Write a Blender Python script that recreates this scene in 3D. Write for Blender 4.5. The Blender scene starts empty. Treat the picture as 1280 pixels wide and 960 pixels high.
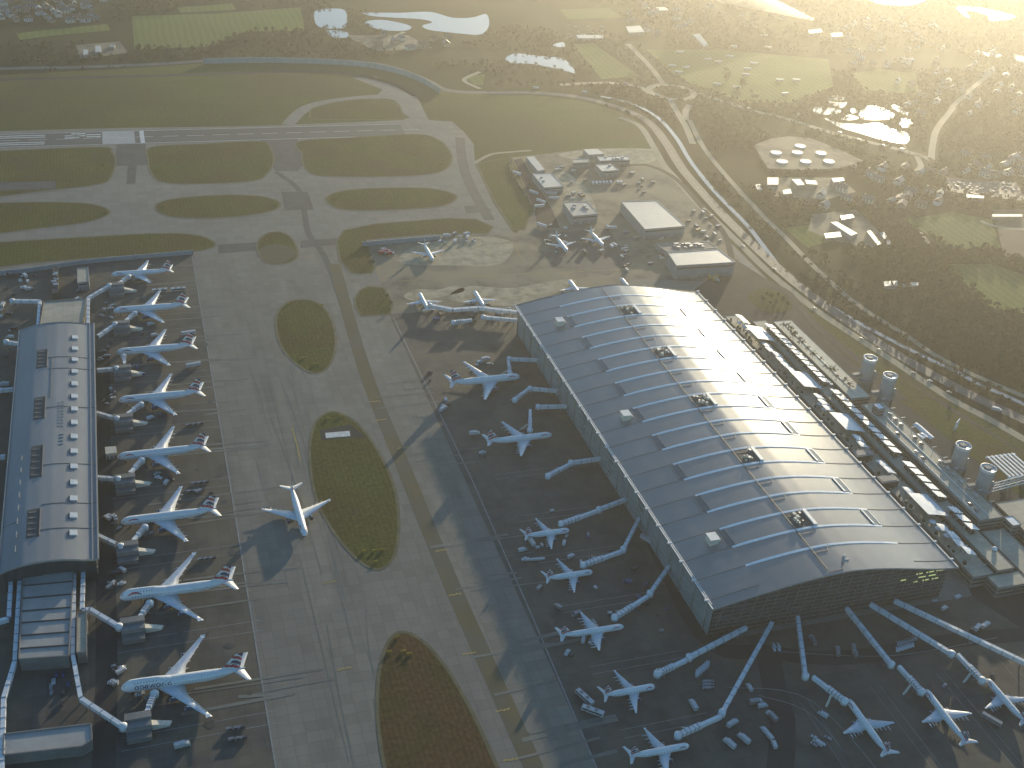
import bpy, math, random
import numpy as np
from mathutils import Matrix, Vector
random.seed(7); rng = np.random.default_rng(7)
PI = math.pi; SC = bpy.context.scene; COL = SC.collection

# ------------------------------------------------------------------ camera
FPX, CAMP = 1418.55, np.array([-316.487, -449.84, 503.419])
YAW, PIT, ROL = 0.35919, 0.55259, 0.09596
def cam_axes():
    f = np.array([math.sin(YAW)*math.cos(PIT), math.cos(YAW)*math.cos(PIT), -math.sin(PIT)])
    r = np.array([math.cos(YAW), -math.sin(YAW), 0.0]); u = np.cross(r, f)
    return math.cos(ROL)*r+math.sin(ROL)*u, -math.sin(ROL)*r+math.cos(ROL)*u, f
RX, UX, FX = cam_axes()
def G(px, py, z=0.0):
    """survey: the world point at height z seen at photo pixel (px,py)"""
    d = FX*FPX+RX*(px-640)+UX*(480-py); t = (z-CAMP[2])/d[2]; p = CAMP+t*d
    return (float(p[0]), float(p[1]), z)
cd = bpy.data.cameras.new('camera'); cam = bpy.data.objects.new('camera', cd); COL.objects.link(cam)
cd.sensor_width = 36; cd.lens = FPX/1280*36; cd.clip_start = 1; cd.clip_end = 20000
mw = Matrix.Identity(4)
for i in range(3): mw[i][0], mw[i][1], mw[i][2], mw[i][3] = RX[i], UX[i], -FX[i], CAMP[i]
cam.matrix_world = mw; SC.camera = cam

# ------------------------------------------------------------------ sky, sun, exposure
SUN_AZ, SUN_EL = math.radians(38.5), math.radians(8.2)
w = bpy.data.worlds.new('World'); SC.world = w; w.use_nodes = True
nt = w.node_tree; bg = nt.nodes['Background']
sky = nt.nodes.new('ShaderNodeTexSky'); sky.sky_type = 'NISHITA'; sky.sun_disc = False
sky.sun_elevation = SUN_EL; sky.sun_rotation = SUN_AZ; sky.air_density = 1.0; sky.dust_density = 0.5; sky.ozone_density = 4.0
tint = nt.nodes.new('ShaderNodeMix'); tint.data_type = 'RGBA'; tint.blend_type = 'MULTIPLY'; tint.inputs['Factor'].default_value = 1; tint.inputs['B'].default_value = (0.93, 1.03, 0.97, 1)
nt.links.new(sky.outputs[0], tint.inputs['A']); nt.links.new(tint.outputs['Result'], bg.inputs[0]); bg.inputs[1].default_value = 0.15
sd = bpy.data.lights.new('sun', 'SUN'); sun = bpy.data.objects.new('sun', sd); COL.objects.link(sun)
sd.energy = 4.2; sd.angle = math.radians(0.6); sd.color = (1.0, 0.85, 0.58)
sv = Vector((math.sin(SUN_AZ)*math.cos(SUN_EL), math.cos(SUN_AZ)*math.cos(SUN_EL), math.sin(SUN_EL)))
sun.rotation_euler = (-sv).to_track_quat('-Z', 'Y').to_euler(); sun.location = (900, 1100, 400)
vs = SC.view_settings; vs.view_transform = 'Standard'; vs.look = 'None'; vs.gamma = 1.0; vs.exposure = 0.93; vs.use_curve_mapping = False
HAZE_DENSITY, HAZE_G = 0.000106, 0.76

# ------------------------------------------------------------------ materials
MATS = {}
def mat(name, c1, c2=None, scale=0.05, rough=0.8, metal=0.0, detail=6.0, stretch=(1, 1, 1), slab=None, bump=0.0, lo=0.35, hi=0.65, c3=None, s3=0.006, spec=0.5, coat=0.0):
    if name in MATS: return MATS[name]
    m = bpy.data.materials.new(name); m.use_nodes = True; t = m.node_tree; N = t.nodes; L = t.links
    b = N['Principled BSDF']; b.inputs['Roughness'].default_value = rough; b.inputs['Metallic'].default_value = metal
    b.inputs['Specular IOR Level'].default_value = spec; b.inputs['Coat Weight'].default_value = coat
    c2 = c2 or tuple(min(1, x*0.82) for x in c1)
    tc = N.new('ShaderNodeTexCoord'); mp = N.new('ShaderNodeMapping'); mp.inputs['Scale'].default_value = stretch
    L.new(tc.outputs['Object'], mp.inputs[0])
    no = N.new('ShaderNodeTexNoise'); no.inputs['Scale'].default_value = scale; no.inputs['Detail'].default_value = detail; no.inputs['Roughness'].default_value = 0.62
    L.new(mp.outputs[0], no.inputs['Vector'])
    mr = N.new('ShaderNodeMapRange'); mr.inputs[1].default_value = lo; mr.inputs[2].default_value = hi; L.new(no.outputs['Fac'], mr.inputs[0])
    mx = N.new('ShaderNodeMix'); mx.data_type = 'RGBA'; L.new(mr.outputs[0], mx.inputs['Factor'])
    mx.inputs['A'].default_value = (*c1, 1); mx.inputs['B'].default_value = (*c2, 1); out = mx.outputs['Result']
    if c3:
        n2 = N.new('ShaderNodeTexNoise'); n2.inputs['Scale'].default_value = s3; n2.inputs['Detail'].default_value = 4; L.new(tc.outputs['Object'], n2.inputs['Vector'])
        r2 = N.new('ShaderNodeMapRange'); r2.inputs[1].default_value = 0.42; r2.inputs[2].default_value = 0.6; L.new(n2.outputs['Fac'], r2.inputs[0])
        m2 = N.new('ShaderNodeMix'); m2.data_type = 'RGBA'; L.new(r2.outputs[0], m2.inputs['Factor']); L.new(out, m2.inputs['A']); m2.inputs['B'].default_value = (*c3, 1); out = m2.outputs['Result']
    if slab:
        br = N.new('ShaderNodeTexBrick'); br.inputs['Scale'].default_value = 1.0; br.offset = slab[2] if len(slab) > 2 else 0.0
        br.inputs['Brick Width'].default_value = slab[0]; br.inputs['Row Height'].default_value = slab[1]; br.inputs['Mortar Size'].default_value = 0.12
        br.inputs['Color1'].default_value = (1, 1, 1, 1); br.inputs['Color2'].default_value = (0.8, 0.8, 0.8, 1); br.inputs['Mortar'].default_value = (0.68, 0.66, 0.62, 1); br.inputs['Bias'].default_value = -0.3
        L.new(tc.outputs['Object'], br.inputs['Vector'])
        m3 = N.new('ShaderNodeMix'); m3.data_type = 'RGBA'; m3.blend_type = 'MULTIPLY'; m3.inputs['Factor'].default_value = 1.0
        L.new(out, m3.inputs['A']); L.new(br.outputs['Color'], m3.inputs['B']); out = m3.outputs['Result']
    L.new(out, b.inputs['Base Color'])
    if bump:
        bp = N.new('ShaderNodeBump'); bp.inputs['Strength'].default_value = bump; bp.inputs['Distance'].default_value = 0.5
        L.new(no.outputs['Fac'], bp.inputs['Height']); L.new(bp.outputs[0], b.inputs['Normal'])
    MATS[name] = m; return m
def mow(m, sc, amt, ax=0):
    t = m.node_tree; N = t.nodes; L = t.links; b = N['Principled BSDF']; src = b.inputs['Base Color'].links[0].from_socket
    tc = N.new('ShaderNodeTexCoord'); wv = N.new('ShaderNodeTexWave'); wv.bands_direction = 'X' if ax == 0 else 'Y'; wv.inputs['Scale'].default_value = sc; wv.inputs['Distortion'].default_value = 2.5; wv.inputs['Detail'].default_value = 3; wv.inputs['Detail Scale'].default_value = .4
    L.new(tc.outputs['Object'], wv.inputs['Vector']); r = N.new('ShaderNodeMapRange'); r.inputs[3].default_value = 1-amt; r.inputs[4].default_value = 1+amt*.6; L.new(wv.outputs['Fac'], r.inputs[0])
    n2 = N.new('ShaderNodeTexNoise'); n2.inputs['Scale'].default_value = .35; n2.inputs['Detail'].default_value = 5; L.new(tc.outputs['Object'], n2.inputs['Vector']); r2 = N.new('ShaderNodeMapRange'); r2.inputs[1].default_value = .3; r2.inputs[2].default_value = .7; r2.inputs[3].default_value = .72; r2.inputs[4].default_value = 1.25; L.new(n2.outputs['Fac'], r2.inputs[0])
    mm = N.new('ShaderNodeMath'); mm.operation = 'MULTIPLY'; L.new(r.outputs[0], mm.inputs[0]); L.new(r2.outputs[0], mm.inputs[1])
    mx = N.new('ShaderNodeMix'); mx.data_type = 'RGBA'; mx.blend_type = 'MULTIPLY'; mx.inputs['Factor'].default_value = 1; L.new(src, mx.inputs['A']); L.new(mm.outputs[0], mx.inputs['B']); L.new(mx.outputs['Result'], b.inputs['Base Color']); return m
def emis(name, col, s):
    m = mat(name, col); b = m.node_tree.nodes['Principled BSDF']; b.inputs['Emission Color'].default_value = (*col, 1); b.inputs['Emission Strength'].default_value = s; return m

M_land = mat('scrubland', (0.024, 0.028, 0.010), (0.038, 0.036, 0.015), 0.02, 0.95, spec=0.05, c3=(0.018, 0.021, 0.009), bump=0.6)
M_air = mow(mat('airfield_turf', (0.085, 0.1, 0.024), (0.11, 0.108, 0.034), 0.03, 0.95, spec=.05, stretch=(0.25, 1, 1), c3=(0.09, 0.08, 0.033)), .05, .09, 1)
M_isl = mow(mat('island_turf', (0.09, 0.095, 0.025), (0.115, 0.102, 0.034), 0.05, 0.95, spec=.05, stretch=(1, .3, 1), c3=(0.1, 0.08, 0.032), s3=0.02), .09, .1)
M_isl2 = mow(mat('dry_turf', (0.105, 0.075, 0.032), (0.08, 0.062, 0.024), 0.04, 0.95, spec=.05, stretch=(1, .3, 1), c3=(0.115, 0.07, 0.034), s3=0.02), .1, .1)
M_field = mow(mat('pasture', (0.12, 0.165, 0.035), (0.095, 0.13, 0.03), 0.01, 0.95, spec=0.05, c3=(0.13, 0.15, 0.045)), .03, .12)
M_conc = mat('concrete_slabs', (0.25, 0.228, 0.185), (0.155, 0.145, 0.124), 0.03, 0.85, stretch=(1, 0.12, 1), slab=(7.5, 7.5), c3=(0.19, 0.175, 0.148), s3=0.025, spec=0.2)
M_conc2 = mat('concrete_taxiway', (0.235, 0.215, 0.18), (0.18, 0.168, 0.145), 0.03, 0.85, stretch=(0.18, 1, 1), slab=(9, 9), c3=(0.2, 0.19, 0.165), s3=0.012, spec=0.2)
M_apron = mat('stand_asphalt', (0.105, 0.098, 0.086), (0.06, 0.06, 0.056), 0.05, 0.8, slab=(7.5, 7.5), c3=(0.12, 0.105, 0.082), s3=0.03, spec=0.2)
M_asph = mat('asphalt', (0.045, 0.045, 0.045), (0.062, 0.06, 0.056), 0.05, 0.85, spec=0.06)
M_rwy = mat('runway_asphalt', (0.12, 0.117, 0.11), (0.085, 0.085, 0.083), 0.03, 0.8, stretch=(0.1, 1, 1), spec=0.2)
M_patch = mat('asphalt_patch', (0.075, 0.078, 0.08), (0.095, 0.095, 0.094), 0.05, 0.8, slab=(7, 7), spec=0.2)
M_road = mat('road_asphalt', (0.11, 0.108, 0.105), (0.08, 0.08, 0.08), 0.03, 0.7, spec=0.2)
M_tan = mat('dusty_road', (0.36, 0.3, 0.2), (0.27, 0.235, 0.165), 0.02, 0.85, spec=0.2)
M_shoul = mat('stained_shoulder', (0.155, 0.12, 0.062), (0.11, 0.095, 0.06), 0.06, 0.9, stretch=(1, .25, 1), c3=(0.12, 0.11, 0.08), s3=0.03, spec=0.2)
M_yard = mat('works_yard', (0.20, 0.175, 0.13), (0.085, 0.08, 0.07), 0.035, 0.85, lo=0.42, hi=0.6, c3=(0.25, 0.205, 0.135), s3=0.018, spec=0.15, detail=8)
M_sand = mat('pale_dust', (0.46, 0.385, 0.26), (0.24, 0.205, 0.145), 0.09, 0.9, lo=0.38, hi=0.66, spec=.1, detail=9)
M_water = mat('lake_water', (0.09, 0.1, 0.1), (0.07, 0.08, 0.085), 0.02, 0.1, spec=1.0)
M_glare = mat('rippled_water', (0.035, 0.045, 0.05), (0.03, 0.04, 0.045), 0.06, 0.17, spec=1.0, bump=0.35, detail=9)
M_line = mat('white_paint', (0.62, 0.62, 0.58), (0.42, 0.42, 0.4), 0.3, 0.7)
M_lined = mat('worn_paint', (0.27, 0.27, 0.26), (0.17, 0.17, 0.17), 0.2, 0.7)
M_yel = mat('yellow_paint', (0.42, 0.28, 0.05), (0.24, 0.18, 0.06), 0.2, 0.7)
M_bark = mat('bark', (0.05, 0.038, 0.028), (0.03, 0.025, 0.02), 2.0, 0.9)
M_leaf = mat('olive_leaf', (0.036, 0.044, 0.010), (0.025, 0.032, 0.008), 0.3, 0.95, spec=.2)
M_leaf2 = mat('brown_twig', (0.036, 0.036, 0.012), (0.026, 0.027, 0.010), 0.3, 0.95, spec=.1)
M_leaf3 = mat('evergreen_leaf', (0.025, 0.04, 0.018), (0.018, 0.028, 0.014), 0.3, 0.9, spec=0.1)
M_wht = mat('aircraft_white', (0.70, 0.695, 0.68), (0.62, 0.62, 0.61), 0.25, 0.34, coat=0.2)
M_wing = mat('wing_grey', (0.60, 0.62, 0.64), (0.5, 0.52, 0.55), 0.3, 0.4)
M_navy = mat('navy_paint', (0.035, 0.05, 0.105), (0.03, 0.042, 0.085), 0.5, 0.4)
M_red = mat('red_paint', (0.42, 0.05, 0.05), (0.35, 0.04, 0.045), 0.5, 0.45)
M_dark = mat('dark_glass', (0.015, 0.017, 0.02), (0.02, 0.022, 0.025), 0.5, 0.15)
M_tyre = mat('rubber', (0.02, 0.02, 0.02), (0.03, 0.03, 0.03), 2, 0.8)
M_bridge = mat('bridge_white', (0.66, 0.67, 0.67), (0.52, 0.53, 0.54), 0.25, 0.5)
M_bgrey = mat('bridge_grey', (0.22, 0.215, 0.205), (0.16, 0.158, 0.155), 0.3, 0.7)
M_pale = mat('pale_panel', (0.6, 0.54, 0.43), (0.5, 0.46, 0.38), 0.2, 0.6)
M_steel = mat('steel', (0.35, 0.36, 0.37), (0.25, 0.26, 0.27), 0.5, 0.45, metal=0.6)
M_black = mat('black_metal', (0.03, 0.03, 0.032), (0.045, 0.045, 0.046), 0.5, 0.6)
M_roof = mat('standing_seam_roof', (0.28, 0.264, 0.24), (0.225, 0.213, 0.195), 0.06, 0.22, metal=0.25, stretch=(0.08, 1, 1), c3=(0.245, 0.229, 0.207), s3=0.02, detail=10)
M_rib = mat('roof_rib', (0.86, 0.85, 0.82), (0.78, 0.77, 0.75), 0.3, 0.3)
M_seam = mat('roof_seam', (0.3, 0.24, 0.18), (0.24, 0.2, 0.16), 0.3, 0.5, metal=0.3)
M_roofB = mat('satellite_roof', (0.235, 0.235, 0.232), (0.19, 0.19, 0.19), 0.06, 0.5, stretch=(1, 0.2, 1))
M_eave = mat('eave_trim', (0.42, 0.36, 0.3), (0.32, 0.29, 0.26), 0.3, 0.4, metal=0.4)
M_gutter = mat('gutter_white', (0.62, 0.62, 0.6), (0.5, 0.5, 0.5), 0.3, 0.45)
M_glass = mat('facade_glass', (0.035, 0.045, 0.05), (0.055, 0.062, 0.065), 0.2, 0.14, slab=(6, 4, 0.5), spec=0.8)
M_louv = mat('louvre_panel', (0.27, 0.30, 0.29), (0.2, 0.225, 0.22), 0.1, 0.5)
M_mull = mat('mullion', (0.16, 0.15, 0.14), (0.12, 0.115, 0.11), 0.3, 0.5)
M_skyl = mat('skylight_glass', (0.10, 0.12, 0.125), (0.07, 0.09, 0.095), 0.3, 0.12)
M_skylp = mat('skylight_panel', (0.55, 0.57, 0.58), (0.47, 0.49, 0.5), 0.3, 0.4)
M_plant = mat('plant_well', (0.085, 0.08, 0.072), (0.055, 0.053, 0.05), 0.5, 0.8)
M_cream = mat('plant_box', (0.62, 0.57, 0.46), (0.5, 0.47, 0.4), 0.4, 0.6)
M_fabric = mat('canopy_fabric', (0.78, 0.78, 0.76), (0.68, 0.69, 0.7), 0.3, 0.6)
M_deck = mat('deck_concrete', (0.48, 0.42, 0.31), (0.36, 0.32, 0.245), 0.06, 0.75, slab=(8, 5))
M_deck2 = mat('plaza_paving', (0.62, 0.55, 0.41), (0.5, 0.45, 0.345), 0.08, 0.75)
M_cwall = mat('concrete_wall', (0.2, 0.19, 0.175), (0.14, 0.135, 0.125), 0.1, 0.8)
M_drum = mat('drum_cladding', (0.33, 0.35, 0.35), (0.27, 0.285, 0.29), 0.2, 0.5)
M_shed = mat('shed_cladding', (0.26, 0.27, 0.28), (0.2, 0.21, 0.22), 0.1, 0.6)
M_sroof = mat('shed_roof', (0.5, 0.47, 0.41), (0.42, 0.4, 0.36), 0.05, 0.55)
M_sroof2 = mat('flat_roof', (0.36, 0.34, 0.31), (0.28, 0.27, 0.25), 0.08, 0.7)
M_teal = mat('teal_screen', (0.22, 0.33, 0.34), (0.17, 0.26, 0.275), 0.1, 0.5)
M_blast = mat('blast_screen', (0.3, 0.33, 0.35), (0.24, 0.27, 0.29), 0.1, 0.5)
M_tile = mat('roof_tile', (0.2, 0.1, 0.065), (0.13, 0.08, 0.06), 0.3, 0.55)
M_slate = mat('roof_slate', (0.12, 0.12, 0.125), (0.08, 0.08, 0.085), 0.3, 0.3)
M_brick = mat('house_wall', (0.36, 0.27, 0.2), (0.28, 0.2, 0.15), 0.4, 0.8)
M_vw = mat('vehicle_white', (0.46, 0.46, 0.455), (0.38, 0.385, 0.39), 0.5, 0.35)
M_vs = mat('vehicle_silver', (0.24, 0.245, 0.25), (0.2, 0.205, 0.21), 0.5, 0.3, metal=0.3)
M_vb = mat('vehicle_blue', (0.03, 0.06, 0.16), (0.025, 0.05, 0.12), 0.5, 0.3)
M_vr = mat('vehicle_red', (0.3, 0.03, 0.03), (0.25, 0.03, 0.03), 0.5, 0.3)
M_vy = mat('vehicle_yellow', (0.5, 0.3, 0.04), (0.42, 0.26, 0.04), 0.5, 0.4)
M_vd = mat('vehicle_dark', (0.04, 0.04, 0.045), (0.05, 0.05, 0.055), 0.5, 0.3)
M_lit = emis('lit_pane', (0.6, 0.66, 0.25), 0.32)

# ------------------------------------------------------------------ mesh helpers
class MB:
    def __init__(s): s.v = []; s.f = []; s.m = []; s.sm = []; s.cut = []
    def parts(s): c = s.cut+[(len(s.v), len(s.f))]; return [(c[i][0], c[i+1][0], c[i][1], c[i+1][1]) for i in range(len(c)-1)]
    def add(s, vs, fs, mi=0, smooth=False):
        o = len(s.v); s.cut.append((o, len(s.f))); s.v += [tuple(map(float, q)) for q in vs]
        for f in fs: s.f.append([o+i for i in f]); s.m.append(mi); s.sm.append(smooth)
        return s
    def box(s, x0, x1, y0, y1, z0, z1, mi=0, T=None):
        vs = [(x, y, z) for z in (z0, z1) for x, y in ((x0, y0), (x1, y0), (x1, y1), (x0, y1))]
        if T: vs = [T(q) for q in vs]
        return s.add(vs, [(3, 2, 1, 0), (4, 5, 6, 7), (0, 1, 5, 4), (1, 2, 6, 5), (2, 3, 7, 6), (3, 0, 4, 7)], mi)
    def bar(s, a, b, w, h, mi=0):
        """beam of width w and height h from point a to point b (both at its bottom centre line)"""
        a = np.array(a, float); b = np.array(b, float); d = b-a; n = math.hypot(d[0], d[1])
        sx = np.array([-d[1], d[0], 0])/n*w/2 if n > 1e-6 else np.array([w/2, 0, 0]); up = np.array([0, 0, h])
        if n < 1e-6: return s.box(a[0]-w/2, a[0]+w/2, a[1]-w/2, a[1]+w/2, a[2], b[2], mi)
        vs = [a-sx, a+sx, a+sx+up, a-sx+up, b-sx, b+sx, b+sx+up, b-sx+up]
        return s.add(vs, [(0, 1, 2, 3), (7, 6, 5, 4), (0, 4, 5, 1), (1, 5, 6, 2), (2, 6, 7, 3), (3, 7, 4, 0)], mi)
    def tube(s, pts, r, n=8, mi=0, smooth=True, cap=True):
        pts = [np.array(q, float) for q in pts]; rings = []
        for i, q in enumerate(pts):
            d = pts[min(i+1, len(pts)-1)]-pts[max(i-1, 0)]; d /= np.linalg.norm(d)+1e-9
            a = np.cross(d, (0, 0, 1)); a = a if np.linalg.norm(a) > 1e-3 else np.array([1., 0, 0]); a /= np.linalg.norm(a); b = np.cross(a, d)
            rr = r[i] if hasattr(r, '__len__') else r
            rings.append([q+rr*(math.cos(2*PI*k/n)*a+math.sin(2*PI*k/n)*b) for k in range(n)])
        vs = [v for rg in rings for v in rg]; fs = []
        for i in range(len(pts)-1):
            for k in range(n): fs.append((i*n+k, i*n+(k+1) % n, (i+1)*n+(k+1) % n, (i+1)*n+k))
        if cap: fs += [tuple(range(n-1, -1, -1)), tuple(range((len(pts)-1)*n, len(pts)*n))]
        return s.add(vs, fs, mi, smooth)
    def prism(s, pts, z0, z1, mi=0, mtop=None):
        n = len(pts); ar = sum(pts[i][0]*pts[(i+1) % n][1]-pts[(i+1) % n][0]*pts[i][1] for i in range(n))
        if ar < 0: pts = pts[::-1]
        vs = [(q[0], q[1], z0) for q in pts]+[(q[0], q[1], z1) for q in pts]
        s.add(vs, [(i, (i+1) % n, n+(i+1) % n, n+i) for i in range(n)], mi)
        return s.add(vs[n:], [tuple(range(n))], mi if mtop is None else mtop)
    def lathe(s, prof, n=16, mi=0, c=(0, 0, 0), axis='z', smooth=True):
        vs = []
        for r, h in prof:
            for k in range(n):
                a = 2*PI*k/n; p = (r*math.cos(a), r*math.sin(a), h)
                if axis == 'x': p = (h, r*math.cos(a), r*math.sin(a))
                vs.append((p[0]+c[0], p[1]+c[1], p[2]+c[2]))
        fs = [(i*n+k, i*n+(k+1) % n, (i+1)*n+(k+1) % n, (i+1)*n+k) for i in range(len(prof)-1) for k in range(n)]
        return s.add(vs, fs, mi, smooth)
    def mesh(s, name, mats):
        me = bpy.data.meshes.new(name); me.from_pydata(s.v, [], s.f)
        for m in (mats if isinstance(mats, (list, tuple)) else [mats]): me.materials.append(m)
        me.polygons.foreach_set('material_index', s.m); me.polygons.foreach_set('use_smooth', s.sm); me.update(); return me
    def build(s, name, mats, parent=None):
        o = bpy.data.objects.new(name, s.mesh(name, mats)); COL.objects.link(o)
        if parent: o.parent = parent
        return o
def tag(o, label=None, cat=None, group=None, kind=None):
    if label: o['label'] = label
    if cat: o['category'] = cat
    if group: o['group'] = group
    if kind: o['kind'] = kind
    return o
def empty(name, loc=(0, 0, 0), rz=0.0, label=None, cat=None, group=None):
    o = bpy.data.objects.new(name, None); COL.objects.link(o); o.location = loc; o.rotation_euler.z = rz
    return tag(o, label, cat, group)
KIDS = {}
def copy_tree(o, parent=None):
    c = o.copy(); COL.objects.link(c)
    if parent: c.parent = parent
    if o.name not in KIDS: KIDS[o.name] = list(o.children)
    for ch in KIDS[o.name]: copy_tree(ch, c)
    return c
def each(mb, name, m, par, off=(0, 0, 0)):
    """one object for every piece added to mb"""
    out = []
    for o0, o1, f0, f1 in mb.parts():
        k = MB(); k.v = mb.v[o0:o1]; k.f = [[i-o0 for i in f] for f in mb.f[f0:f1]]; k.m = mb.m[f0:f1]; k.sm = mb.sm[f0:f1]
        o = k.build(name, m, par); o.data.transform(Matrix.Translation(Vector(off))); out.append(o)
    return out
def struct(name, mb, m): return tag(mb.build(name, m), kind='structure')
def smooth_closed(P, k=6):
    P = [np.array(p, float) for p in P]; n = len(P); out = []
    for i in range(n):
        a, b, c, d = P[i-1], P[i], P[(i+1) % n], P[(i+2) % n]
        for j in range(k):
            t = j/k; out.append(.5*((2*b)+(c-a)*t+(2*a-5*b+4*c-d)*t*t+(3*b-a-3*c+d)*t**3))
    return out
def smooth_open(P, k=6):
    P = [np.array(p, float) for p in P]; n = len(P); out = []
    for i in range(n-1):
        a, b, c, d = P[max(i-1, 0)], P[i], P[i+1], P[min(i+2, n-1)]
        for j in range(k):
            t = j/k; out.append(.5*((2*b)+(c-a)*t+(2*a-5*b+4*c-d)*t*t+(3*b-a-3*c+d)*t**3))
    out.append(P[-1]); return out
POLYS = []   # ground that must stay free of scattered trees
def area(name, px, z, m, smooth=False, world=False, keep=True):
    P = [np.array(p if world else G(*p))[:2] for p in px]
    if smooth: P = smooth_closed(P)
    n = len(P); ar = sum(P[i][0]*P[(i+1) % n][1]-P[(i+1) % n][0]*P[i][1] for i in range(n))
    if ar < 0: P = P[::-1]
    if keep: POLYS.append(np.array(P))
    mb = MB(); mb.add([(p[0], p[1], z) for p in P], [tuple(range(n))])
    return struct(name, mb, m)
LINES = []
def strip_mb(mb, P, wd, z, mi=0):
    P = [np.array(p[:2], float) for p in P]; vs = []
    for i, p in enumerate(P):
        d = P[min(i+1, len(P)-1)]-P[max(i-1, 0)]; d /= np.linalg.norm(d)+1e-9; nn = np.array([-d[1], d[0]])*wd/2
        vs += [(*(p+nn), z), (*(p-nn), z)]
    mb.add(vs, [(2*i+1, 2*i+3, 2*i+2, 2*i) for i in range(len(P)-1)], mi)
def road(name, px, wd, z, m, world=False, line=False, keep=True):
    P = smooth_open([np.array(p if world else G(*p))[:2] for p in px])
    mb = MB(); strip_mb(mb, P, wd, z)
    if line: 
        for i in range(0, len(P)-1, 1):
            strip_mb(mb, [P[i], P[i]*0.4+P[i+1]*0.6], 0.5, z+0.03, 1)
    if keep: LINES.append((np.array(P), wd/2))
    return struct(name, mb, [m, M_lined])

# ------------------------------------------------------------------ ground
g = MB(); g.add([(-2600, -1900, 0), (4200, -1900, 0), (4200, 4400, 0), (-2600, 4400, 0)], [(0, 1, 2, 3)]); struct('ground', g, M_land)
AIRPORT = [(-260, 125), (0, 94), (150, 86), (260, 79), (340, 78), (430, 80), (500, 92), (550, 113), (613, 119), (670, 119), (727, 126), (770, 138), (800, 153), (818, 180), (838, 214), (870, 250), (905, 284), (960, 338), (1020, 385), (1070, 420), (1119, 452), (1190, 498), (1300, 556), (1400, 640), (1500, 1300), (-900, 1300), (-500, 500)]
area('airfield_grass', AIRPORT, 0.05, M_air)
# paved airfield
PAVE = [(-120, 172), (0, 164), (150, 160), (300, 158), (362, 156), (505, 150), (536, 150), (565, 152), (580, 165), (592, 180), (594, 205), (616, 252), (640, 289), (652, 296), (700, 190), (800, 186), (824, 200), (860, 250), (910, 300), (960, 350), (1010, 395), (1150, 500), (1290, 590), (1400, 700), (1450, 1150), (-500, 1150), (-300, 400)]
area('taxiway', PAVE, 0.10, M_conc2)
area('taxiway', [(470, 121), (478, 112), (455, 103), (440, 97), (470, 95), (500, 108), (522, 122), (536, 150), (548, 158), (500, 158), (505, 150), (505, 135), (492, 125)], 0.12, M_conc2)
road('taxiway', [(360, 156), (372, 143), (388, 133), (420, 126), (472, 121), (500, 124), (512, 140), (515, 156)], 17, 0.13, M_conc2)
# runway with its markings
def wl(x0, x1, y0, y1): return [(x0, y0), (x1, y0), (x1, y1), (x0, y1)]
area('runway', wl(-900, 20, 911, 958), 0.16, M_rwy, world=True)
mk = MB()
def mline(a, b, wd, z=0.2): strip_mb(mk, [a, b], wd, z)
for yy in (913, 956): mline((-900, yy), (20, yy), 1.0)
for k in range(-30, 2): mline((k*30-10, 934.5), (k*30+10, 934.5), 0.9)
for yy in (920, 926, 943, 949): mline((-560, yy), (-412, yy), 2.2)
mline((-302.5, 913.5), (-302.5, 955.5), 5)
for px_, py_ in ((98, 170), (117, 171), (90, 172.5)):
    q = G(px_, py_); mline((q[0]-8, q[1]), (q[0]+8, q[1]), 3); mline((q[0]-8, q[1]+7), (q[0]+8, q[1]+7), 3)
struct('runway_markings', mk, M_line)
area('runway_threshold', wl(-348, -311, 914, 955), 0.19, mat('pale_threshold', (0.36, 0.355, 0.345), (0.3, 0.3, 0.29), 0.1, 0.8), world=True)
# link taxiways: darker asphalt
area('taxiway', [(146, 181), (182, 180), (184, 206), (143, 208)], 0.17, M_patch)
area('taxiway', [(160, 207), (171, 207), (169, 230), (158, 230)], 0.15, M_patch)
area('taxiway', [(325, 175), (372, 173), (380, 206), (372, 214), (345, 214), (338, 205)], 0.17, M_patch)
# central concrete taxi lanes, stands and terminal apron
area('apron', [(240, 318), (330, 312), (470, 303), (490, 395), (760, 985), (350, 985)], 0.14, M_conc)
area('stand_apron', [(-300, 352), (0, 340), (120, 325), (240, 314), (345, 960), (360, 1060), (-500, 1060)], 0.14, M_apron)
area('stand_apron', [(486, 393), (560, 388), (646, 386), (700, 395), (905, 800), (1215, 745), (1400, 840), (1450, 1100), (820, 1100), (748, 962)], 0.15, M_apron)
area('forecourt', [(868, 362), (885, 350), (915, 322), (960, 350), (1010, 393), (1060, 432), (1119, 465), (1190, 510), (1290, 572), (1420, 660), (1450, 900), (1215, 745), (1195, 700)], 0.165, M_asph)
area('works_yard', [(640, 197), (745, 185), (818, 186), (845, 222), (905, 300), (925, 325), (905, 350), (880, 352), (700, 345), (640, 300), (667, 262)], 0.155, M_yard)
area('remote_apron', [(455, 303), (640, 291), (760, 300), (820, 345), (640, 383), (492, 392), (470, 340)], 0.15, M_yard)
area('dust_patch', [(560, 372), (585, 358), (640, 360), (700, 350), (720, 352), (690, 368), (645, 382), (590, 380)], 0.17, M_sand, smooth=True)
area('dust_patch', [(505, 371), (520, 362), (548, 362), (570, 357), (580, 364), (548, 372), (525, 378)], 0.17, M_sand, smooth=True)
area('asphalt_patch', [(642, 200), (652, 198), (690, 262), (700, 285), (672, 285), (668, 262)], 0.17, M_asph)
area('dust_patch', [(700, 192), (760, 186), (815, 187), (820, 200), (790, 206), (720, 200)], 0.17, M_sand, smooth=True)
area('dust_patch', [(705, 215), (730, 232), (745, 262), (735, 275), (712, 250), (690, 222)], 0.17, M_sand, smooth=True)
area('dust_patch', [(590, 296), (640, 303), (625, 330), (560, 332), (500, 328), (520, 308)], 0.165, M_sand, smooth=True)
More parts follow.
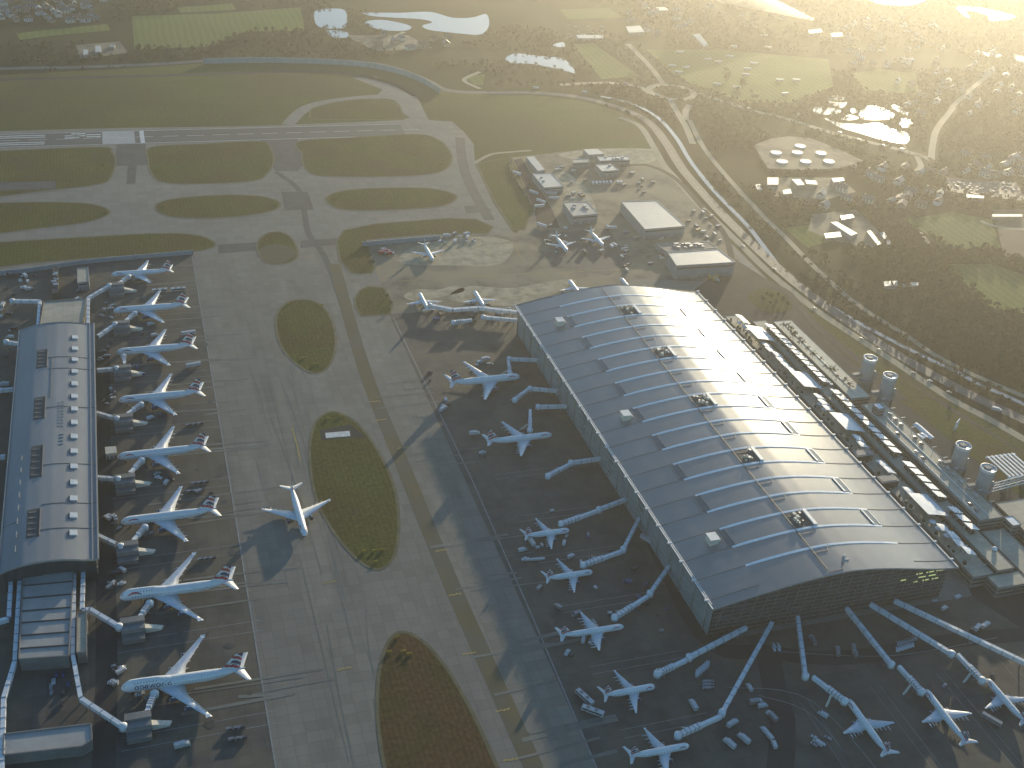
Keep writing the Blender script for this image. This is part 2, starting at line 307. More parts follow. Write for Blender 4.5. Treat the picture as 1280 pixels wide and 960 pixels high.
road('service_road', [(775, 208), (810, 207), (845, 224), (880, 262), (905, 292), (915, 325)], 7, 0.175, M_asph)
area('asphalt_patch', [(700, 290), (760, 285), (790, 330), (760, 345), (690, 330)], 0.17, M_patch)
area('dust_patch', [(572, 318), (590, 312), (606, 318), (600, 326), (580, 326)], 0.17, M_sand, smooth=True)
road('apron_shoulder', [(418, 330), (455, 460), (505, 585), (560, 720), (640, 900), (690, 1010)], 11, 0.18, M_shoul)
area('asphalt_patch', [(273, 306), (323, 303), (323, 313), (273, 317)], 0.18, M_patch)
area('asphalt_patch', [(376, 301), (421, 298), (421, 306), (376, 310)], 0.18, M_patch)
area('asphalt_patch', [(352, 240), (385, 240), (392, 262), (356, 263)], 0.18, M_patch)
area('asphalt_patch', [(580, 258), (605, 256), (615, 264), (583, 267)], 0.18, M_patch)
area('asphalt_patch', [(-40, 229), (70, 227), (70, 236), (-40, 240)], 0.30, M_patch)
road('taxiway', [(575, 172), (578, 200), (588, 232), (612, 275)], 12, 0.17, M_patch)
road('taxiway', [(345, 215), (375, 240), (385, 290), (410, 330), (450, 450)], 6, 0.17, M_patch)
ISL = [
 [(-60, 193), (0, 189), (125, 184), (140, 191), (145, 203), (138, 222), (125, 230), (70, 237), (-60, 246)],
 [(190, 184), (255, 180), (325, 177), (339, 187), (342, 203), (335, 216), (318, 226), (250, 230), (205, 228), (190, 218), (185, 200)],
 [(373, 177), (440, 172), (520, 168), (548, 175), (563, 190), (564, 203), (550, 215), (510, 220), (440, 221), (395, 219), (380, 208), (377, 192)],
 [(-60, 258), (0, 254), (60, 253), (112, 255), (137, 264), (120, 275), (70, 283), (-60, 294)],
 [(194, 259), (215, 249), (280, 244), (328, 246), (351, 255), (335, 265), (280, 272), (215, 271)],
 [(407, 249), (428, 239), (480, 235), (538, 236), (571, 245), (555, 257), (500, 262), (430, 262)],
 [(-80, 308), (0, 303), (100, 297), (200, 292), (250, 295), (269, 307), (240, 315), (160, 320), (60, 327), (-80, 340)],
 [(321, 308), (330, 294), (345, 290), (360, 294), (370, 307), (371, 322), (355, 330), (332, 328)],
 [(400, 149), (388, 143), (392, 135), (425, 127), (465, 124), (495, 130), (503, 141), (504, 149)],
 [(345, 400), (352, 384), (370, 375), (395, 378), (412, 395), (420, 425), (413, 455), (395, 467), (370, 455), (350, 430)],
]
for P in ISL: area('grass', P, 0.27, M_isl, smooth=True)
area('grass', [(387, 575), (390, 540), (400, 522), (418, 515), (445, 528), (470, 560), (490, 600), (498, 640), (497, 680), (488, 703), (470, 712), (445, 698), (415, 662), (395, 622)], 0.27, M_isl, smooth=True)
area('grass', [(472, 860), (477, 825), (487, 800), (503, 790), (530, 803), (560, 838), (590, 890), (615, 945), (640, 1010), (600, 1060), (520, 1060), (485, 975), (473, 910)], 0.27, M_isl2, smooth=True)
area('grass', [(421, 302), (430, 288), (470, 280), (560, 273), (595, 274), (617, 284), (610, 292), (540, 293), (458, 300), (469, 335), (465, 342), (440, 342), (425, 326)], 0.27, M_isl)
area('grass', [(443, 374), (450, 363), (460, 358), (480, 360), (491, 380), (488, 393), (452, 395), (445, 386)], 0.27, M_isl)
area('grass', [(596, 205), (640, 196), (642, 215), (668, 262), (655, 288), (641, 287), (616, 248)], 0.27, M_air)
vg = MB()
for P in POLYS[-15:]:
    c = P.mean(0); P2 = [p for p in P]+[P[0]]; strip_mb(vg, P2, 2.2, 0.29)
struct('worn_verge', vg, mat('worn_verge', (0.15, 0.125, 0.07), (0.09, 0.085, 0.045), 0.12, .95))
ty = MB(); rt = random.Random(9)
for k in range(22):
    x = rt.gauss(-215, 22); y0 = rt.uniform(-120, 460); l_ = rt.uniform(40, 190); w_ = rt.uniform(.5, 1.3); bend = rt.uniform(-8, 8)
    strip_mb(ty, smooth_open([np.array((x, y0)), np.array((x+bend*.3, y0+l_*.5)), np.array((x+bend, y0+l_))], 5), w_, 0.212+k*.0005)
for y in (36, 112, 186, 262, 338, 412, 485, 558):
    for k in range(5): 
        yy = y+rt.uniform(-25, 25); strip_mb(ty, [np.array((-300+rt.uniform(-30, 20), yy)), np.array((-262+rt.uniform(-10, 30), yy+rt.uniform(-4, 4)))], rt.uniform(.6, 2.5), .236+.001*k)
for y in (116, 72, 19, -32, -77, 230, 316):
    for k in range(4):
        yy = y+rt.uniform(-20, 20); strip_mb(ty, [np.array((-130+rt.uniform(-20, 10), yy)), np.array((-92+rt.uniform(-15, 15), yy+rt.uniform(-3, 3)))], rt.uniform(.8, 3), .243+.001*k)
struct('tyre_marks', ty, mat('rubber_marks', (0.115, 0.112, 0.095), (0.175, 0.172, 0.148), 0.05, .85, stretch=(1, .2, 1)))
ol = MB()
for k in range(90):
    x, y = (rt.uniform(-345, -270), rt.uniform(0, 590)) if k % 2 else (rt.uniform(-95, -10), rt.uniform(-110, 350)); r = rt.uniform(.6, 3.0)
    ol.add([(x+r*rt.uniform(.7, 1.3)*math.cos(a*PI/5), y+r*rt.uniform(.7, 1.3)*math.sin(a*PI/5), .25+.0002*k) for a in range(10)], [tuple(range(10))])
struct('oil_stains', ol, mat('oil_stain', (0.03, 0.028, 0.025), (0.05, 0.047, 0.04), .3, .5))
area('asphalt_patch', [(400, 538), (437, 531), (458, 547), (430, 548), (402, 551)], 0.30, M_asph)
area('turf_shade', [(324, 312), (340, 306), (360, 308), (370, 318), (352, 329), (332, 327)], 0.30, mat('painted_turf_shade', (0.04, 0.045, 0.02), (0.055, 0.055, 0.025), 0.1, 0.9), smooth=True)  # shadow lying on the small oval lawn, painted as a darker turf patch
area('painted_panel', [(406.5, 541.5), (437, 539), (438, 545.5), (407.5, 548)], 0.34, M_line)
# stand markings
mk2 = MB()
def pl(pts, wd): strip_mb(mk2, [G(*p) for p in pts], wd, 0.23)
pl([(240, 320), (285, 590), (345, 962), (352, 1000)], 0.8); pl([(492, 398), (590, 600), (665, 770), (748, 965)], 0.8)
for y in (0, 74, 148.5, 224, 300, 375, 449, 522):
    for d in (-4.5, 4.5): strip_mb(mk2, [(-268, y+d), (-352, y+d)], 0.35, 0.23)
for y in (-103, -58, -8, 46, 95, 140, 191):
    for d in (-3, 3): strip_mb(mk2, [(-82, y+d), (-20, y+d)], 0.35, 0.23)
for x in (35, 85, 133, 181):
    for d in (-3, 3): strip_mb(mk2, [(x+d, -150), (x+d, -60)], 0.3, 0.23)
for a in (((40, -20), (110, -40), (190, -42)), ((-5, -40), (40, -62), (52, -140)), ((10, -50), (35, -74), (38, -140))): strip_mb(mk2, smooth_open([np.array(q) for q in a]), 0.5, 0.23)
struct('apron_markings', mk2, M_lined)
mk3 = MB()
for q in ((553, 688), (570, 743), (588, 817), (432, 836), (413, 728), (630, 888), (470, 502), (478, 525), (505, 560), (640, 950)):
    c = G(*q)
    for k in range(4): strip_mb(mk3, [(c[0]-5+k*2.2, c[1]-.8+random.random()), (c[0]-3+k*2.2, c[1]+random.random())], 1.0, 0.25)
for x in (-206, -205): pass
strip_mb(mk3, [G(*q) for q in ((365, 535), (372, 560), (375, 577))], 1.0, 0.25)
for a, b in (((492, 352), (690, 340)), ((700, 341), (800, 336)), ((560, 380), (700, 365)), ((603, 302), (622, 330)), ((640, 302), (655, 328))): strip_mb(mk3, [G(*a), G(*b)], 0.7, 0.25)
struct('yellow_markings', mk3, M_yel)
# dark service road round the terminal's near corner
road('service_road', [(720, 480), (800, 640), (880, 795), (960, 815), (1060, 822), (1200, 800), (1330, 790)], 12, 0.19, M_asph)
road('service_road', [(960, 816), (968, 860), (978, 900), (975, 960), (965, 1020)], 15, 0.195, M_asph)
road('service_road', [(128, 440), (128, 560), (132, 700), (133, 860), (128, 990)], 12, 0.19, M_asph)

# ------------------------------------------------------------------ land beyond the airport
road('perimeter_road', [(-200, 112), (0, 100), (100, 97), (250, 93), (380, 89), (440, 93), (490, 104), (520, 120)], 11, 0.12, M_asph)
road('public_road', [(-200, 96), (0, 86), (100, 84), (200, 80), (258, 76), (330, 74.5), (420, 76), (480, 82), (530, 99), (560, 113), (613, 116), (670, 116), (727, 122), (775, 135), (810, 152), (832, 178), (852, 210), (880, 243), (905, 270), (935, 300), (968, 331), (1005, 362), (1060, 402), (1110, 436), (1160, 465), (1220, 497), (1290, 530), (1400, 590)], 13, 0.14, M_road, line=True)
road('river', [(744, 119), (788, 129), (821, 146), (845, 172), (862, 200), (885, 230), (905, 252), (936, 284), (962, 318), (989, 350), (1060, 396), (1145, 441), (1190, 462), (1228, 482), (1290, 510), (1400, 565)], 6, 0.13, M_water)
road('perimeter_road', [(775, 147), (800, 158), (816, 182), (829, 205), (842, 220), (870, 252), (900, 281), (930, 310), (962, 341), (1018, 386), (1070, 421), (1119, 453), (1186, 497), (1240, 526), (1290, 555), (1400, 620)], 9, 0.16, M_tan)
road('path', [(862, 150), (880, 185), (915, 228), (956, 272), (983, 298), (1011, 327), (1051, 364), (1085, 390), (1129, 417), (1169, 444), (1216, 468), (1290, 500), (1400, 550)], 7, 0.1, M_tan)
road('path', [(593, 204), (614, 193), (640, 190), (664, 188)], 5, 0.12, M_tan)
rc = G(839.5, 115)
road('roundabout', [(rc[0]+34*math.cos(a), rc[1]+34*math.sin(a)) for a in np.linspace(0, 2*PI, 14)], 11, 0.17, M_tan, world=True)
for P, wd in (([(811, 117), (800, 109), (770, 104), (740, 104), (700, 106)], 10), ([(838, 126), (848, 143), (858, 160), (866, 180)], 9), ([(862, 131), (857, 139), (858, 150)], 9), ([(872, 117), (911, 129), (934, 137), (981, 148), (1040, 166), (1100, 181), (1145, 193), (1164, 200)], 12), ([(829, 105), (815, 86), (800, 70), (785, 55)], 9), ([(1164, 200), (1166, 180), (1172, 160), (1192, 134)], 9), ([(1145, 193), (1151, 207), (1146, 214)], 8), ([(520, 62), (500, 58), (488, 50), (505, 40)], 7), ([(600, 111), (580, 100), (600, 90)], 7), ([(1225, 276), (1250, 284), (1300, 288)], 7), ([(1210, 205), (1260, 217), (1330, 228)], 7), ([(1190, 134), (1215, 110), (1240, 92)], 8), ([(1150, 290), (1163, 307)], 5)):
    road('public_road', P, wd, 0.15, M_tan)
FIELDS = [[(165, 20), (270, 17), (376, 9), (381, 38), (305, 40), (270, 58), (168, 62)], [(20, 42), (70, 36), (134, 30), (138, 38), (70, 44), (25, 50)], [(220, 10), (290, 4), (295, 12), (225, 16)],
 [(716, 55), (742, 54), (800, 95), (752, 99)], [(808, 62), (900, 62), (1035, 74), (1042, 108), (990, 128), (930, 128), (870, 108), (840, 92)], [(1062, 92), (1100, 86), (1145, 92), (1150, 118), (1085, 116)],
 [(1130, 275), (1190, 265), (1240, 275), (1250, 310), (1190, 312)], [(1180, 330), (1240, 330), (1300, 350), (1300, 395), (1240, 385)], [(583, 96), (606, 92), (604, 106), (592, 106)], [(980, 285), (1020, 280), (1040, 300), (1010, 310)], [(700, 12), (760, 10), (780, 22), (710, 24)]]
for i, P in enumerate(FIELDS): area('field', P, 0.08, M_field)
area('bare_field', [(1240, 262), (1330, 262), (1330, 330), (1255, 320)], 0.08, mat('ploughed_soil', (0.12, 0.085, 0.055), (0.09, 0.07, 0.045), 0.04, 0.95))
LAKES = [[(394, 14), (410, 11), (431, 13), (433, 30), (425, 36), (400, 34), (393, 25)], [(408, 38), (433, 40), (433, 47), (415, 46)], [(457, 27), (480, 25), (512, 32), (508, 38), (480, 38), (463, 33)],
 [(455, 16), (500, 16), (538, 15), (565, 22), (590, 22), (608, 18), (611, 32), (601, 43), (575, 42), (555, 40), (535, 37), (528, 32), (540, 28), (525, 24), (490, 22), (465, 20)], [(632, 73), (645, 67), (675, 70), (705, 74), (719, 91), (700, 87), (665, 80), (640, 79)], [(692, 55), (704, 53), (706, 58), (694, 59)]]
for P in LAKES: area('lake', P, 0.12, M_water, smooth=True)
def zz(pts): return [(980+a/4.267, b/4.267) for a, b in pts]
GL = [[(215, 630), (300, 655), (420, 662), (500, 655), (590, 690), (662, 715), (650, 765), (540, 750), (400, 710), (300, 680)], [(400, 605), (440, 565), (520, 572), (600, 625), (500, 640), (420, 634)], [(160, 575), (205, 570), (300, 588), (270, 610), (170, 604)], [(240, 515), (290, 510), (325, 525), (300, 536), (240, 530)], [(230, 540), (300, 548), (340, 545), (310, 575), (270, 565)], [(570, 568), (605, 563), (665, 605), (640, 612), (600, 590)], [(610, 640), (650, 632), (690, 655), (650, 682), (620, 668)], [(305, 635), (350, 612), (400, 630), (350, 642)], [(355, 580), (380, 580), (392, 600), (362, 604)],
      [(925, 35), (1090, 48), (1240, 90), (1110, 112), (1075, 78), (970, 55), (998, 98), (960, 80)], [(1060, 278), (1150, 290), (1150, 305), (1090, 300)], [(1230, 290), (1330, 320), (1330, 345), (1240, 320)], [(380, -60), (640, -70), (800, -40), (720, 15), (600, 28), (470, 8)]]
for P in GL: area('lake', zz(P), 0.12, M_glare, smooth=True)
area('works_yard', [(1128, 170), (1112, 160), (1135, 190)], 0.06, M_yard)
area('car_park', [(1178, 222), (1270, 228), (1285, 252), (1190, 240)], 0.09, M_road)
area('works_yard', [(960, 222), (1050, 222), (1070, 240), (1030, 250), (965, 245)], 0.09, M_yard)
area('works_yard', [(1015, 268), (1070, 262), (1110, 300), (1090, 312), (1040, 300), (1010, 288)], 0.09, M_yard)
area('works_yard', [(95, 56), (150, 52), (160, 66), (100, 74)], 0.09, M_yard)
area('works_yard', [(430, 44), (510, 44), (540, 60), (470, 64)], 0.09, M_yard)

# ------------------------------------------------------------------ main terminal (long arched hall)
PX = [-2.5, 0, 15, 31, 45, 59, 70, 80, 88, 95, 108, 121, 134, 146, 158, 168, 176, 180]
PZ = [27.6, 28, 31.2, 34, 36.4, 38.5, 39.8, 40.6, 41, 41, 39.9, 38.0, 35.6, 33.1, 30.6, 29.0, 28.1, 27.8]
def rz(x): return float(np.interp(x, PX, PZ))
T5 = empty('terminal_building', (88, 200, 0), 0, 'vast terminal hall under an arched silver roof with white ribs, right of the taxiways', 'terminal')
def ch(mb, name, m, par, off=(-88, -200, 0)):
    o = mb.build(name, m, par); o.data.transform(Matrix.Translation(Vector(off))); return o
xs = np.linspace(-2.5, 180, 74)
def arch_shell(mb, xs, y0, y1, th, fn, mi=0):
    n = len(xs); vs = [(x, y0, fn(x)) for x in xs]+[(x, y1, fn(x)) for x in xs]+[(x, y0, fn(x)-th) for x in xs]+[(x, y1, fn(x)-th) for x in xs]
    f1 = [(i, i+1, n+i+1, n+i) for i in range(n-1)]+[(2*n+i+1, 2*n+i, 3*n+i, 3*n+i+1) for i in range(n-1)]; o = 4*n
    f2 = [(2*n+i+o, 2*n+i+1+o, i+1+o, i+o) for i in range(n-1)]+[(n+i+o, n+i+1+o, 3*n+i+1+o, 3*n+i+o) for i in range(n-1)]+[(o, n+o, 3*n+o, 2*n+o), (n-1+o, 3*n-1+o, 4*n-1+o, 2*n-1+o)]
    mb.add(vs+vs, f1+f2, mi); k = len(f1)+len(f2); mb.sm[-k:-k+len(f1)] = [True]*len(f1)
b = MB(); arch_shell(b, xs, -2, 399.5, 0.9, rz); ROOF = ch(b, 'roof', M_roof, T5)
RY = [5.9+18.68*k for k in range(22)]
def arch_bar(mb, x0, x1, y, wd, h, fn, mi=0, taper=True, n=40, lift=0.0):
    X = np.linspace(x0, x1, n); P = []
    for i, x in enumerate(X):
        e = min(1, min(i, n-1-i)/4.0+0.15) if taper else 1
        P.append((x, fn(x)+lift, h*e))
    vs = []
    for x, z, hh in P: vs += [(x, y-wd/2, z-.3), (x, y-wd*.36, z+hh*.8), (x, y+wd*.36, z+hh), (x, y+wd/2, z-.3)]
    mb.add(vs, [(4*i+a, 4*i+a+1, 4*i+a+5, 4*i+a+4) for i in range(n-1) for a in range(3)]+[(3, 2, 1, 0), (4*n-4, 4*n-3, 4*n-2, 4*n-1)], mi)
for k in range(1, 21):
    b = MB(); arch_bar(b, 33, 149, RY[k], 2.3, 0.5, rz); ch(b, 'roof_rib', M_rib, ROOF)
b = MB()
for k in range(22):
    arch_bar(b, -2.3, 33, RY[k], 0.55, 0.3, rz, taper=False, n=12); arch_bar(b, 149, 179.8, RY[k], 0.7, 0.35, rz, taper=False, n=12)
each(b, 'roof_seam', M_seam, ROOF, (-88, -200, 0))
b = MB()
for sx in (-2.5, 179.4): b.bar((sx, -2, 28.1), (sx, 399.5, 28.1), 0.9, 0.6)
for k in range(22):
    for sx in (-2.9, 179.9): b.bar((sx-1.3, RY[k], 28.2), (sx+1.3, RY[k], 28.2), 1.3, 0.9)
b.bar((-1, 2, 27.6), (-1, 398, 27.6), 0.5, .9)
ch(b, 'gutter', M_gutter, ROOF)
b = MB(); arch_bar(b, -2.5, 180, -2.2, 0.5, 0.5, rz, taper=False, n=60); arch_bar(b, -2.5, 180, 399.7, 0.5, 0.5, rz, taper=False, n=60); each(b, 'eave_trim', M_eave, ROOF, (-88, -200, 0))
def on_arch(mb, x0, x1, y0, y1, lift, th, mi=0, fn=rz):
    za, zb = fn(x0)+lift, fn(x1)+lift
    vs = [(x0, y0, za), (x1, y0, zb), (x1, y1, zb), (x0, y1, za), (x0, y0, za+th), (x1, y0, zb+th), (x1, y1, zb+th), (x0, y1, za+th)]
    mb.add(vs, [(3, 2, 1, 0), (4, 5, 6, 7), (0, 1, 5, 4), (1, 2, 6, 5), (2, 3, 7, 6), (3, 0, 4, 7)], mi)
for k in range(2, 20, 2):
    ya, yb = RY[k]+1.2, RY[k+1]-1.2
    b = MB(); on_arch(b, 143.2, 147.8, ya, yb, -.1, .45); s = ch(b, 'skylight', M_skyl, ROOF)
    b = MB(); on_arch(b, 142.0, 143.2, ya, yb, -.2, 1.1); on_arch(b, 147.8, 148.6, ya, yb, -.2, 0.8); each(b, 'skylight_frame', M_skylp, s, (-88, -200, 0))
    b = MB(); on_arch(b, 30.5, 35.5, ya, yb, -.1, .35); s = ch(b, 'skylight', M_skyl, ROOF)
    b = MB(); on_arch(b, 29.8, 30.5, ya, yb, -.2, .7); on_arch(b, 35.5, 36.5, ya, yb, -.2, .9); each(b, 'skylight_frame', M_roof, s, (-88, -200, 0))
for k in range(2, 20, 4):
    ya, yb = RY[k]+1.2, RY[k+1]-1.2
    b = MB(); on_arch(b, 80.5, 93.5, ya, yb, .05, .25); pw = ch(b, 'plant_well', M_plant, ROOF)
    b = MB(); on_arch(b, 93.5, 96.2, ya, yb, -.1, 1.6); ch(b, 'well_flap', M_skylp, pw)
    b = MB()
    for q in range(9):
        x = random.uniform(82, 91); y = random.uniform(ya+1, yb-2); s_ = random.uniform(1, 2.2); b.box(x, x+s_, y, y+s_*1.2, rz(x), rz(x)+random.uniform(1, 2.6), 0 if q % 3 else 1)
    each(b, 'cooling_unit', [M_cream, M_steel], pw, (-88, -200, 0))
for k in (2, 10, 18):
    yc = (RY[k]+RY[k+1])/2
    b = MB(); b.box(20, 26, yc-3.5, yc+3.5, 31, 37.2); b.box(26, 28.2, yc-2, yc+2.5, 32, 35.4); pb = ch(b, 'plant_room', M_cream, ROOF)
    b = MB(); b.box(19.5, 26.5, yc-4, yc+4, 37.2, 37.6); ch(b, 'plant_room_roof', M_skylp, pb)
b = MB()
for i in range(21):
    b.bar((79, RY[i]-3, 40.75), (79, RY[i]+16, 40.75), .5, .5)
    if i % 1 == 0: 
        for (x0, y0, x1, y1) in ((79, RY[i]-5, 89, RY[i]-5), (89, RY[i]-5, 92, RY[i]), (92, RY[i]+.8, 92, RY[i]-.8)): b.bar((x0, y0, rz(x0)+.15), (x1, y1, rz(x1)+.15), .4, .35)
ch(b, 'roof_walkway', M_mull, ROOF)
b = MB(); b.lathe([(0, 0), (1, 0), (1.1, 1), (.6, 2.0), (0, 2.2)], 10, 0, (96, 11, 40.8)); b.box(93.5, 98.5, 8.5, 9, 40.8, 41.4); ch(b, 'aerial_dome', M_gutter, ROOF)
# walls
def end_wall(y, face, nm):
    X = np.linspace(1.5, 176, 60); n = len(X)
    b = MB(); vs = [(x, y, 0) for x in X]+[(x, y, rz(x)-.95) for x in X]+[(x, y+1.2*face, 0) for x in X]+[(x, y+1.2*face, rz(x)-.95) for x in X]
    f1 = [(i, i+1, n+i+1, n+i) for i in range(n-1)]; f2 = [(2*n+i+1, 2*n+i, 3*n+i, 3*n+i+1) for i in range(n-1)]
    if face < 0: f1 = [f[::-1] for f in f1]; f2 = [f[::-1] for f in f2]
    b.add(vs, f1+f2); w_ = ch(b, nm, M_glass, T5)
    b = MB(); yo = y-.25*face
    for zi in range(1, 11):
        z = 3.4*zi
        ok = [x for x in X if rz(x)-1.2 > z+.5]
        if ok: b.bar((ok[0], yo, z), (ok[-1], yo, z), .5, .55)
    for i in range(23):
        x = 4+7.6*i; z1 = rz(min(x+4, 175))-1.3; b.tube([(x, yo-.1*face, 0), (x+4.0, yo-.1*face, z1)], 0.32, 5)
    ch(b, 'mullion', M_mull, w_); return w_
fw = end_wall(1.5, 1, 'end_wall'); end_wall(396.5, -1, 'end_wall')
for x0, z0, l in ((150, 24.4, 5), (158, 24.4, 6), (166, 24.4, 5.5), (153, 21, 5.5), (161, 21, 6), (139, 21, 4), (157, 17.6, 5), (164.5, 17.6, 5), (150, 17.6, 3)):
    b = MB(); b.box(x0, x0+l, 1.30, 1.42, z0, z0+.85); ch(b, 'lit_window', M_lit, fw)
for x, s_ in ((1.5, 1), (176, -1)):
    b = MB(); b.box(min(x, x+s_*1.2), max(x, x+s_*1.2), 2.9, 395.1, 0, 27.0); w_ = ch(b, 'side_wall', M_louv if s_ > 0 else M_glass, T5)
    b = MB(); xo = x-.25*s_
    for zi in range(9): b.bar((xo, 3, 3+2.9*zi), (xo, 395, 3+2.9*zi), .5, .5)
    for k in range(22): b.bar((xo-.5*s_, RY[k], 0), (xo-.5*s_, RY[k]+.01, 0), .01, .01); b.tube([(xo-.3*s_, RY[k]*.985+3, 0), (xo-1.5*s_, RY[k]*.985+3, 27.5)], .45, 6)
    for k in range(6, 21, 3): 
        for q in range(4): b.box(min(xo-1.4*s_, xo), max(xo-1.4*s_, xo), RY[k]-6+q*.1, RY[k]+4, 6+q*4.6, 7.2+q*4.6)
    ch(b, 'mullion', M_louv if s_ > 0 else M_mull, w_)

# ------------------------------------------------------------------ satellite concourse
QX = [-418, -415.5, -410, -404, -396, -388, -380, -373, -367, -363, -359.5]
QZ = [16.6, 17.4, 19.4, 21, 21.8, 22, 21.3, 20.1, 18.7, 18.1, 18.4]
def rb(x): return float(np.interp(x, QX, QZ))
TB = empty('satellite_building', (-388, 288, 0), 0, 'long blue-grey satellite hall with a wavy roof and a row of square skylights, left edge', 'terminal')
OB = (388, -288, 0)
b = MB(); arch_shell(b, np.linspace(-418, -359.5, 40), 135, 441, .8, rb); RB = ch(b, 'roof', M_roofB, TB, OB)
for i, y in enumerate([161.2, 179.3, 197.6, 215.6, 234.3, 252.7, 271.1, 289.3, 307.4, 325, 343.2, 361.5, 379.6, 397.1, 415.3]):
    b = MB(); on_arch(b, -376.6, -372.2, y-2.6, y+2.6, -.2, 1.3, fn=rb); s = ch(b, 'skylight', M_skylp, RB, OB)
    b = MB(); on_arch(b, -377.4, -376.6, y-2.8, y+2.8, -.2, .9, fn=rb); ch(b, 'skylight_frame', M_black, s, OB)
for y0, y1 in ((370, 398), (297, 327), (225, 263), (161, 190)):
    b = MB(); on_arch(b, -402.5, -395, y0, y1, .02, .2, fn=rb); pw = ch(b, 'plant_well', M_plant, RB, OB)
    b = MB()
    for q in range(5):
        yy = y0+(y1-y0)*(q+.3)/5; b.box(-401.5, -396, yy, yy+1.4, 21, 21.9)
    b.bar((-394.6, y0, rb(-394.6)), (-394.6, y1, rb(-394.6)), .4, .9); each(b, 'cooling_unit', M_mull, pw, OB)
b = MB()
for y in (311, 238.3, 193.5, 167, 366.7, 384.3): arch_bar(b, -394, -361, y, .45, .35, rb, taper=False, n=16)
arch_bar(b, -417.5, -408, 181, .4, .3, rb, taper=False, n=8); b.bar((-391, 325, 22), (-391, 385, 22), .3, .35)
each(b, 'roof_seam', M_seam, RB, OB)
b = MB()
for x in (-417.9, -363.2, -360): b.bar((x, 135, rb(x)), (x, 441, rb(x)), .8, .8)
arch_bar(b, -418, -359.5, 135.2, .7, .6, rb, taper=False); arch_bar(b, -418, -359.5, 440.8, .7, .6, rb, taper=False)
each(b, 'eave_trim', M_eave, RB, OB)
b = MB()
for y in range(285, 320, 4): 
    for x in (-385.5, -383): b.box(x, x+1.3, y, y+.8, rb(x), rb(x)+.5)
for y in (262, 266, 270, 274): b.box(-384.5, -381.5, y, y+.7, rb(-383), rb(-383)+.5)
for y in range(150, 260, 14): b.box(-408.6, -408.2, y, y+6, rb(-408.4), rb(-408.4)+1.0)
each(b, 'roof_vent', M_drum, RB, OB)
for nm, (x0, x1, y0, y1) in (('side_wall', (-415.5, -414.3, 138.5, 437.5)), ('side_wall', (-363, -361.8, 138.5, 437.5))):
    b = MB(); b.box(x0, x1, y0, y1, 0, 16.4); w_ = ch(b, nm, M_glass, TB, OB)
    b = MB(); xo = x1+.25 if x0 > -400 else x0-.25
    for z in (4, 8, 12): b.bar((xo, y0, z), (xo, y1, z), .5, .6)
    for y in range(142, 437, 9): b.bar((xo, y, 0), (xo, y+.4, 0), .4, 16)
    ch(b, 'mullion', M_mull, w_, OB)
for y in (137.2, 437.6):
    b = MB(); X = np.linspace(-415.5, -361.8, 20); n = 20
    b.add([(x, yy, z) for yy in (y, y+1.2) for z in (0, 1) for x in X], [])
    vs = [(x, y, 0) for x in X]+[(x, y, rb(x)-.85) for x in X]+[(x, y+1.2, 0) for x in X]+[(x, y+1.2, rb(x)-.85) for x in X]
    b = MB(); b.add(vs, [(i, i+1, n+i+1, n+i) for i in range(n-1)]+[(2*n+i+1, 2*n+i, 3*n+i, 3*n+i+1) for i in range(n-1)]); ch(b, 'end_wall', M_glass, TB, OB)
# lower wings at both ends of the satellite
def wing(px, z, label, stripes=None, m=M_sroof2):
    P = [G(*p, z) for p in px]; c = np.mean(np.array(P), axis=0); e = empty('lower_wing', (c[0], c[1], 0), 0, label, 'building')
    b = MB(); b.prism([(p[0]-c[0], p[1]-c[1]) for p in P], 0, z, 0, 0); b.build('wall', M_cwall, e)
    b = MB(); b.prism([(p[0]-c[0], p[1]-c[1]) for p in P], z+.02, z+.5); r_ = b.build('roof', m, e)
    b = MB()
    n = len(P)
    for i in range(n): a, d = P[i]-c*1 if False else np.array(P[i])-c, np.array(P[(i+1) % n])-c; b.bar((a[0], a[1], z+.3), (d[0], d[1], z+.3), .7, .9)
    b.build('parapet', M_cwall, r_)
    if stripes:
        b = MB()
        for t_ in stripes:
            a = np.array(P[0])*(1-t_)+np.array(P[3])*t_-c; d = np.array(P[1])*(1-t_)+np.array(P[2])*t_-c; b.bar((a[0], a[1], z+.5), (d[0], d[1], z+.5), .6, .6)
        each(b, 'roof_seam', M_black, r_)
    return e
wing([(29, 722), (92, 716), (86, 821), (24, 825)], 9, 'low dark roofed wing with black seams below the satellite hall end', (.12, .28, .44, .58, .73, .88))
wing([(97, 768), (108, 766), (108, 816), (96, 817)], 8, 'narrow pale roofed block beside the glazed walkway south of the satellite', None, M_deck)
wing([(5, 919), (114, 906), (115, 926), (103, 934), (4, 945)], 7, 'grey hipped-end flat building at the bottom left corner', None, M_sroof2)
wing([(55, 378), (108, 374), (103, 404), (50, 408)], 8, 'flat tan roof joining the far end of the satellite hall', None, M_deck)
b = MB()
for i in range(14):
    q = G(28+i*3.3+random.uniform(-1, 1), 829+random.uniform(-3, 4)); b.box(q[0]-1.2, q[0]+1.2, q[1]-1.5, q[1]+1.5, 0, random.uniform(1.5, 3))
tag(b.build('roof_plant', M_steel), 'row of grey cooling machines below the low wing', 'machinery')

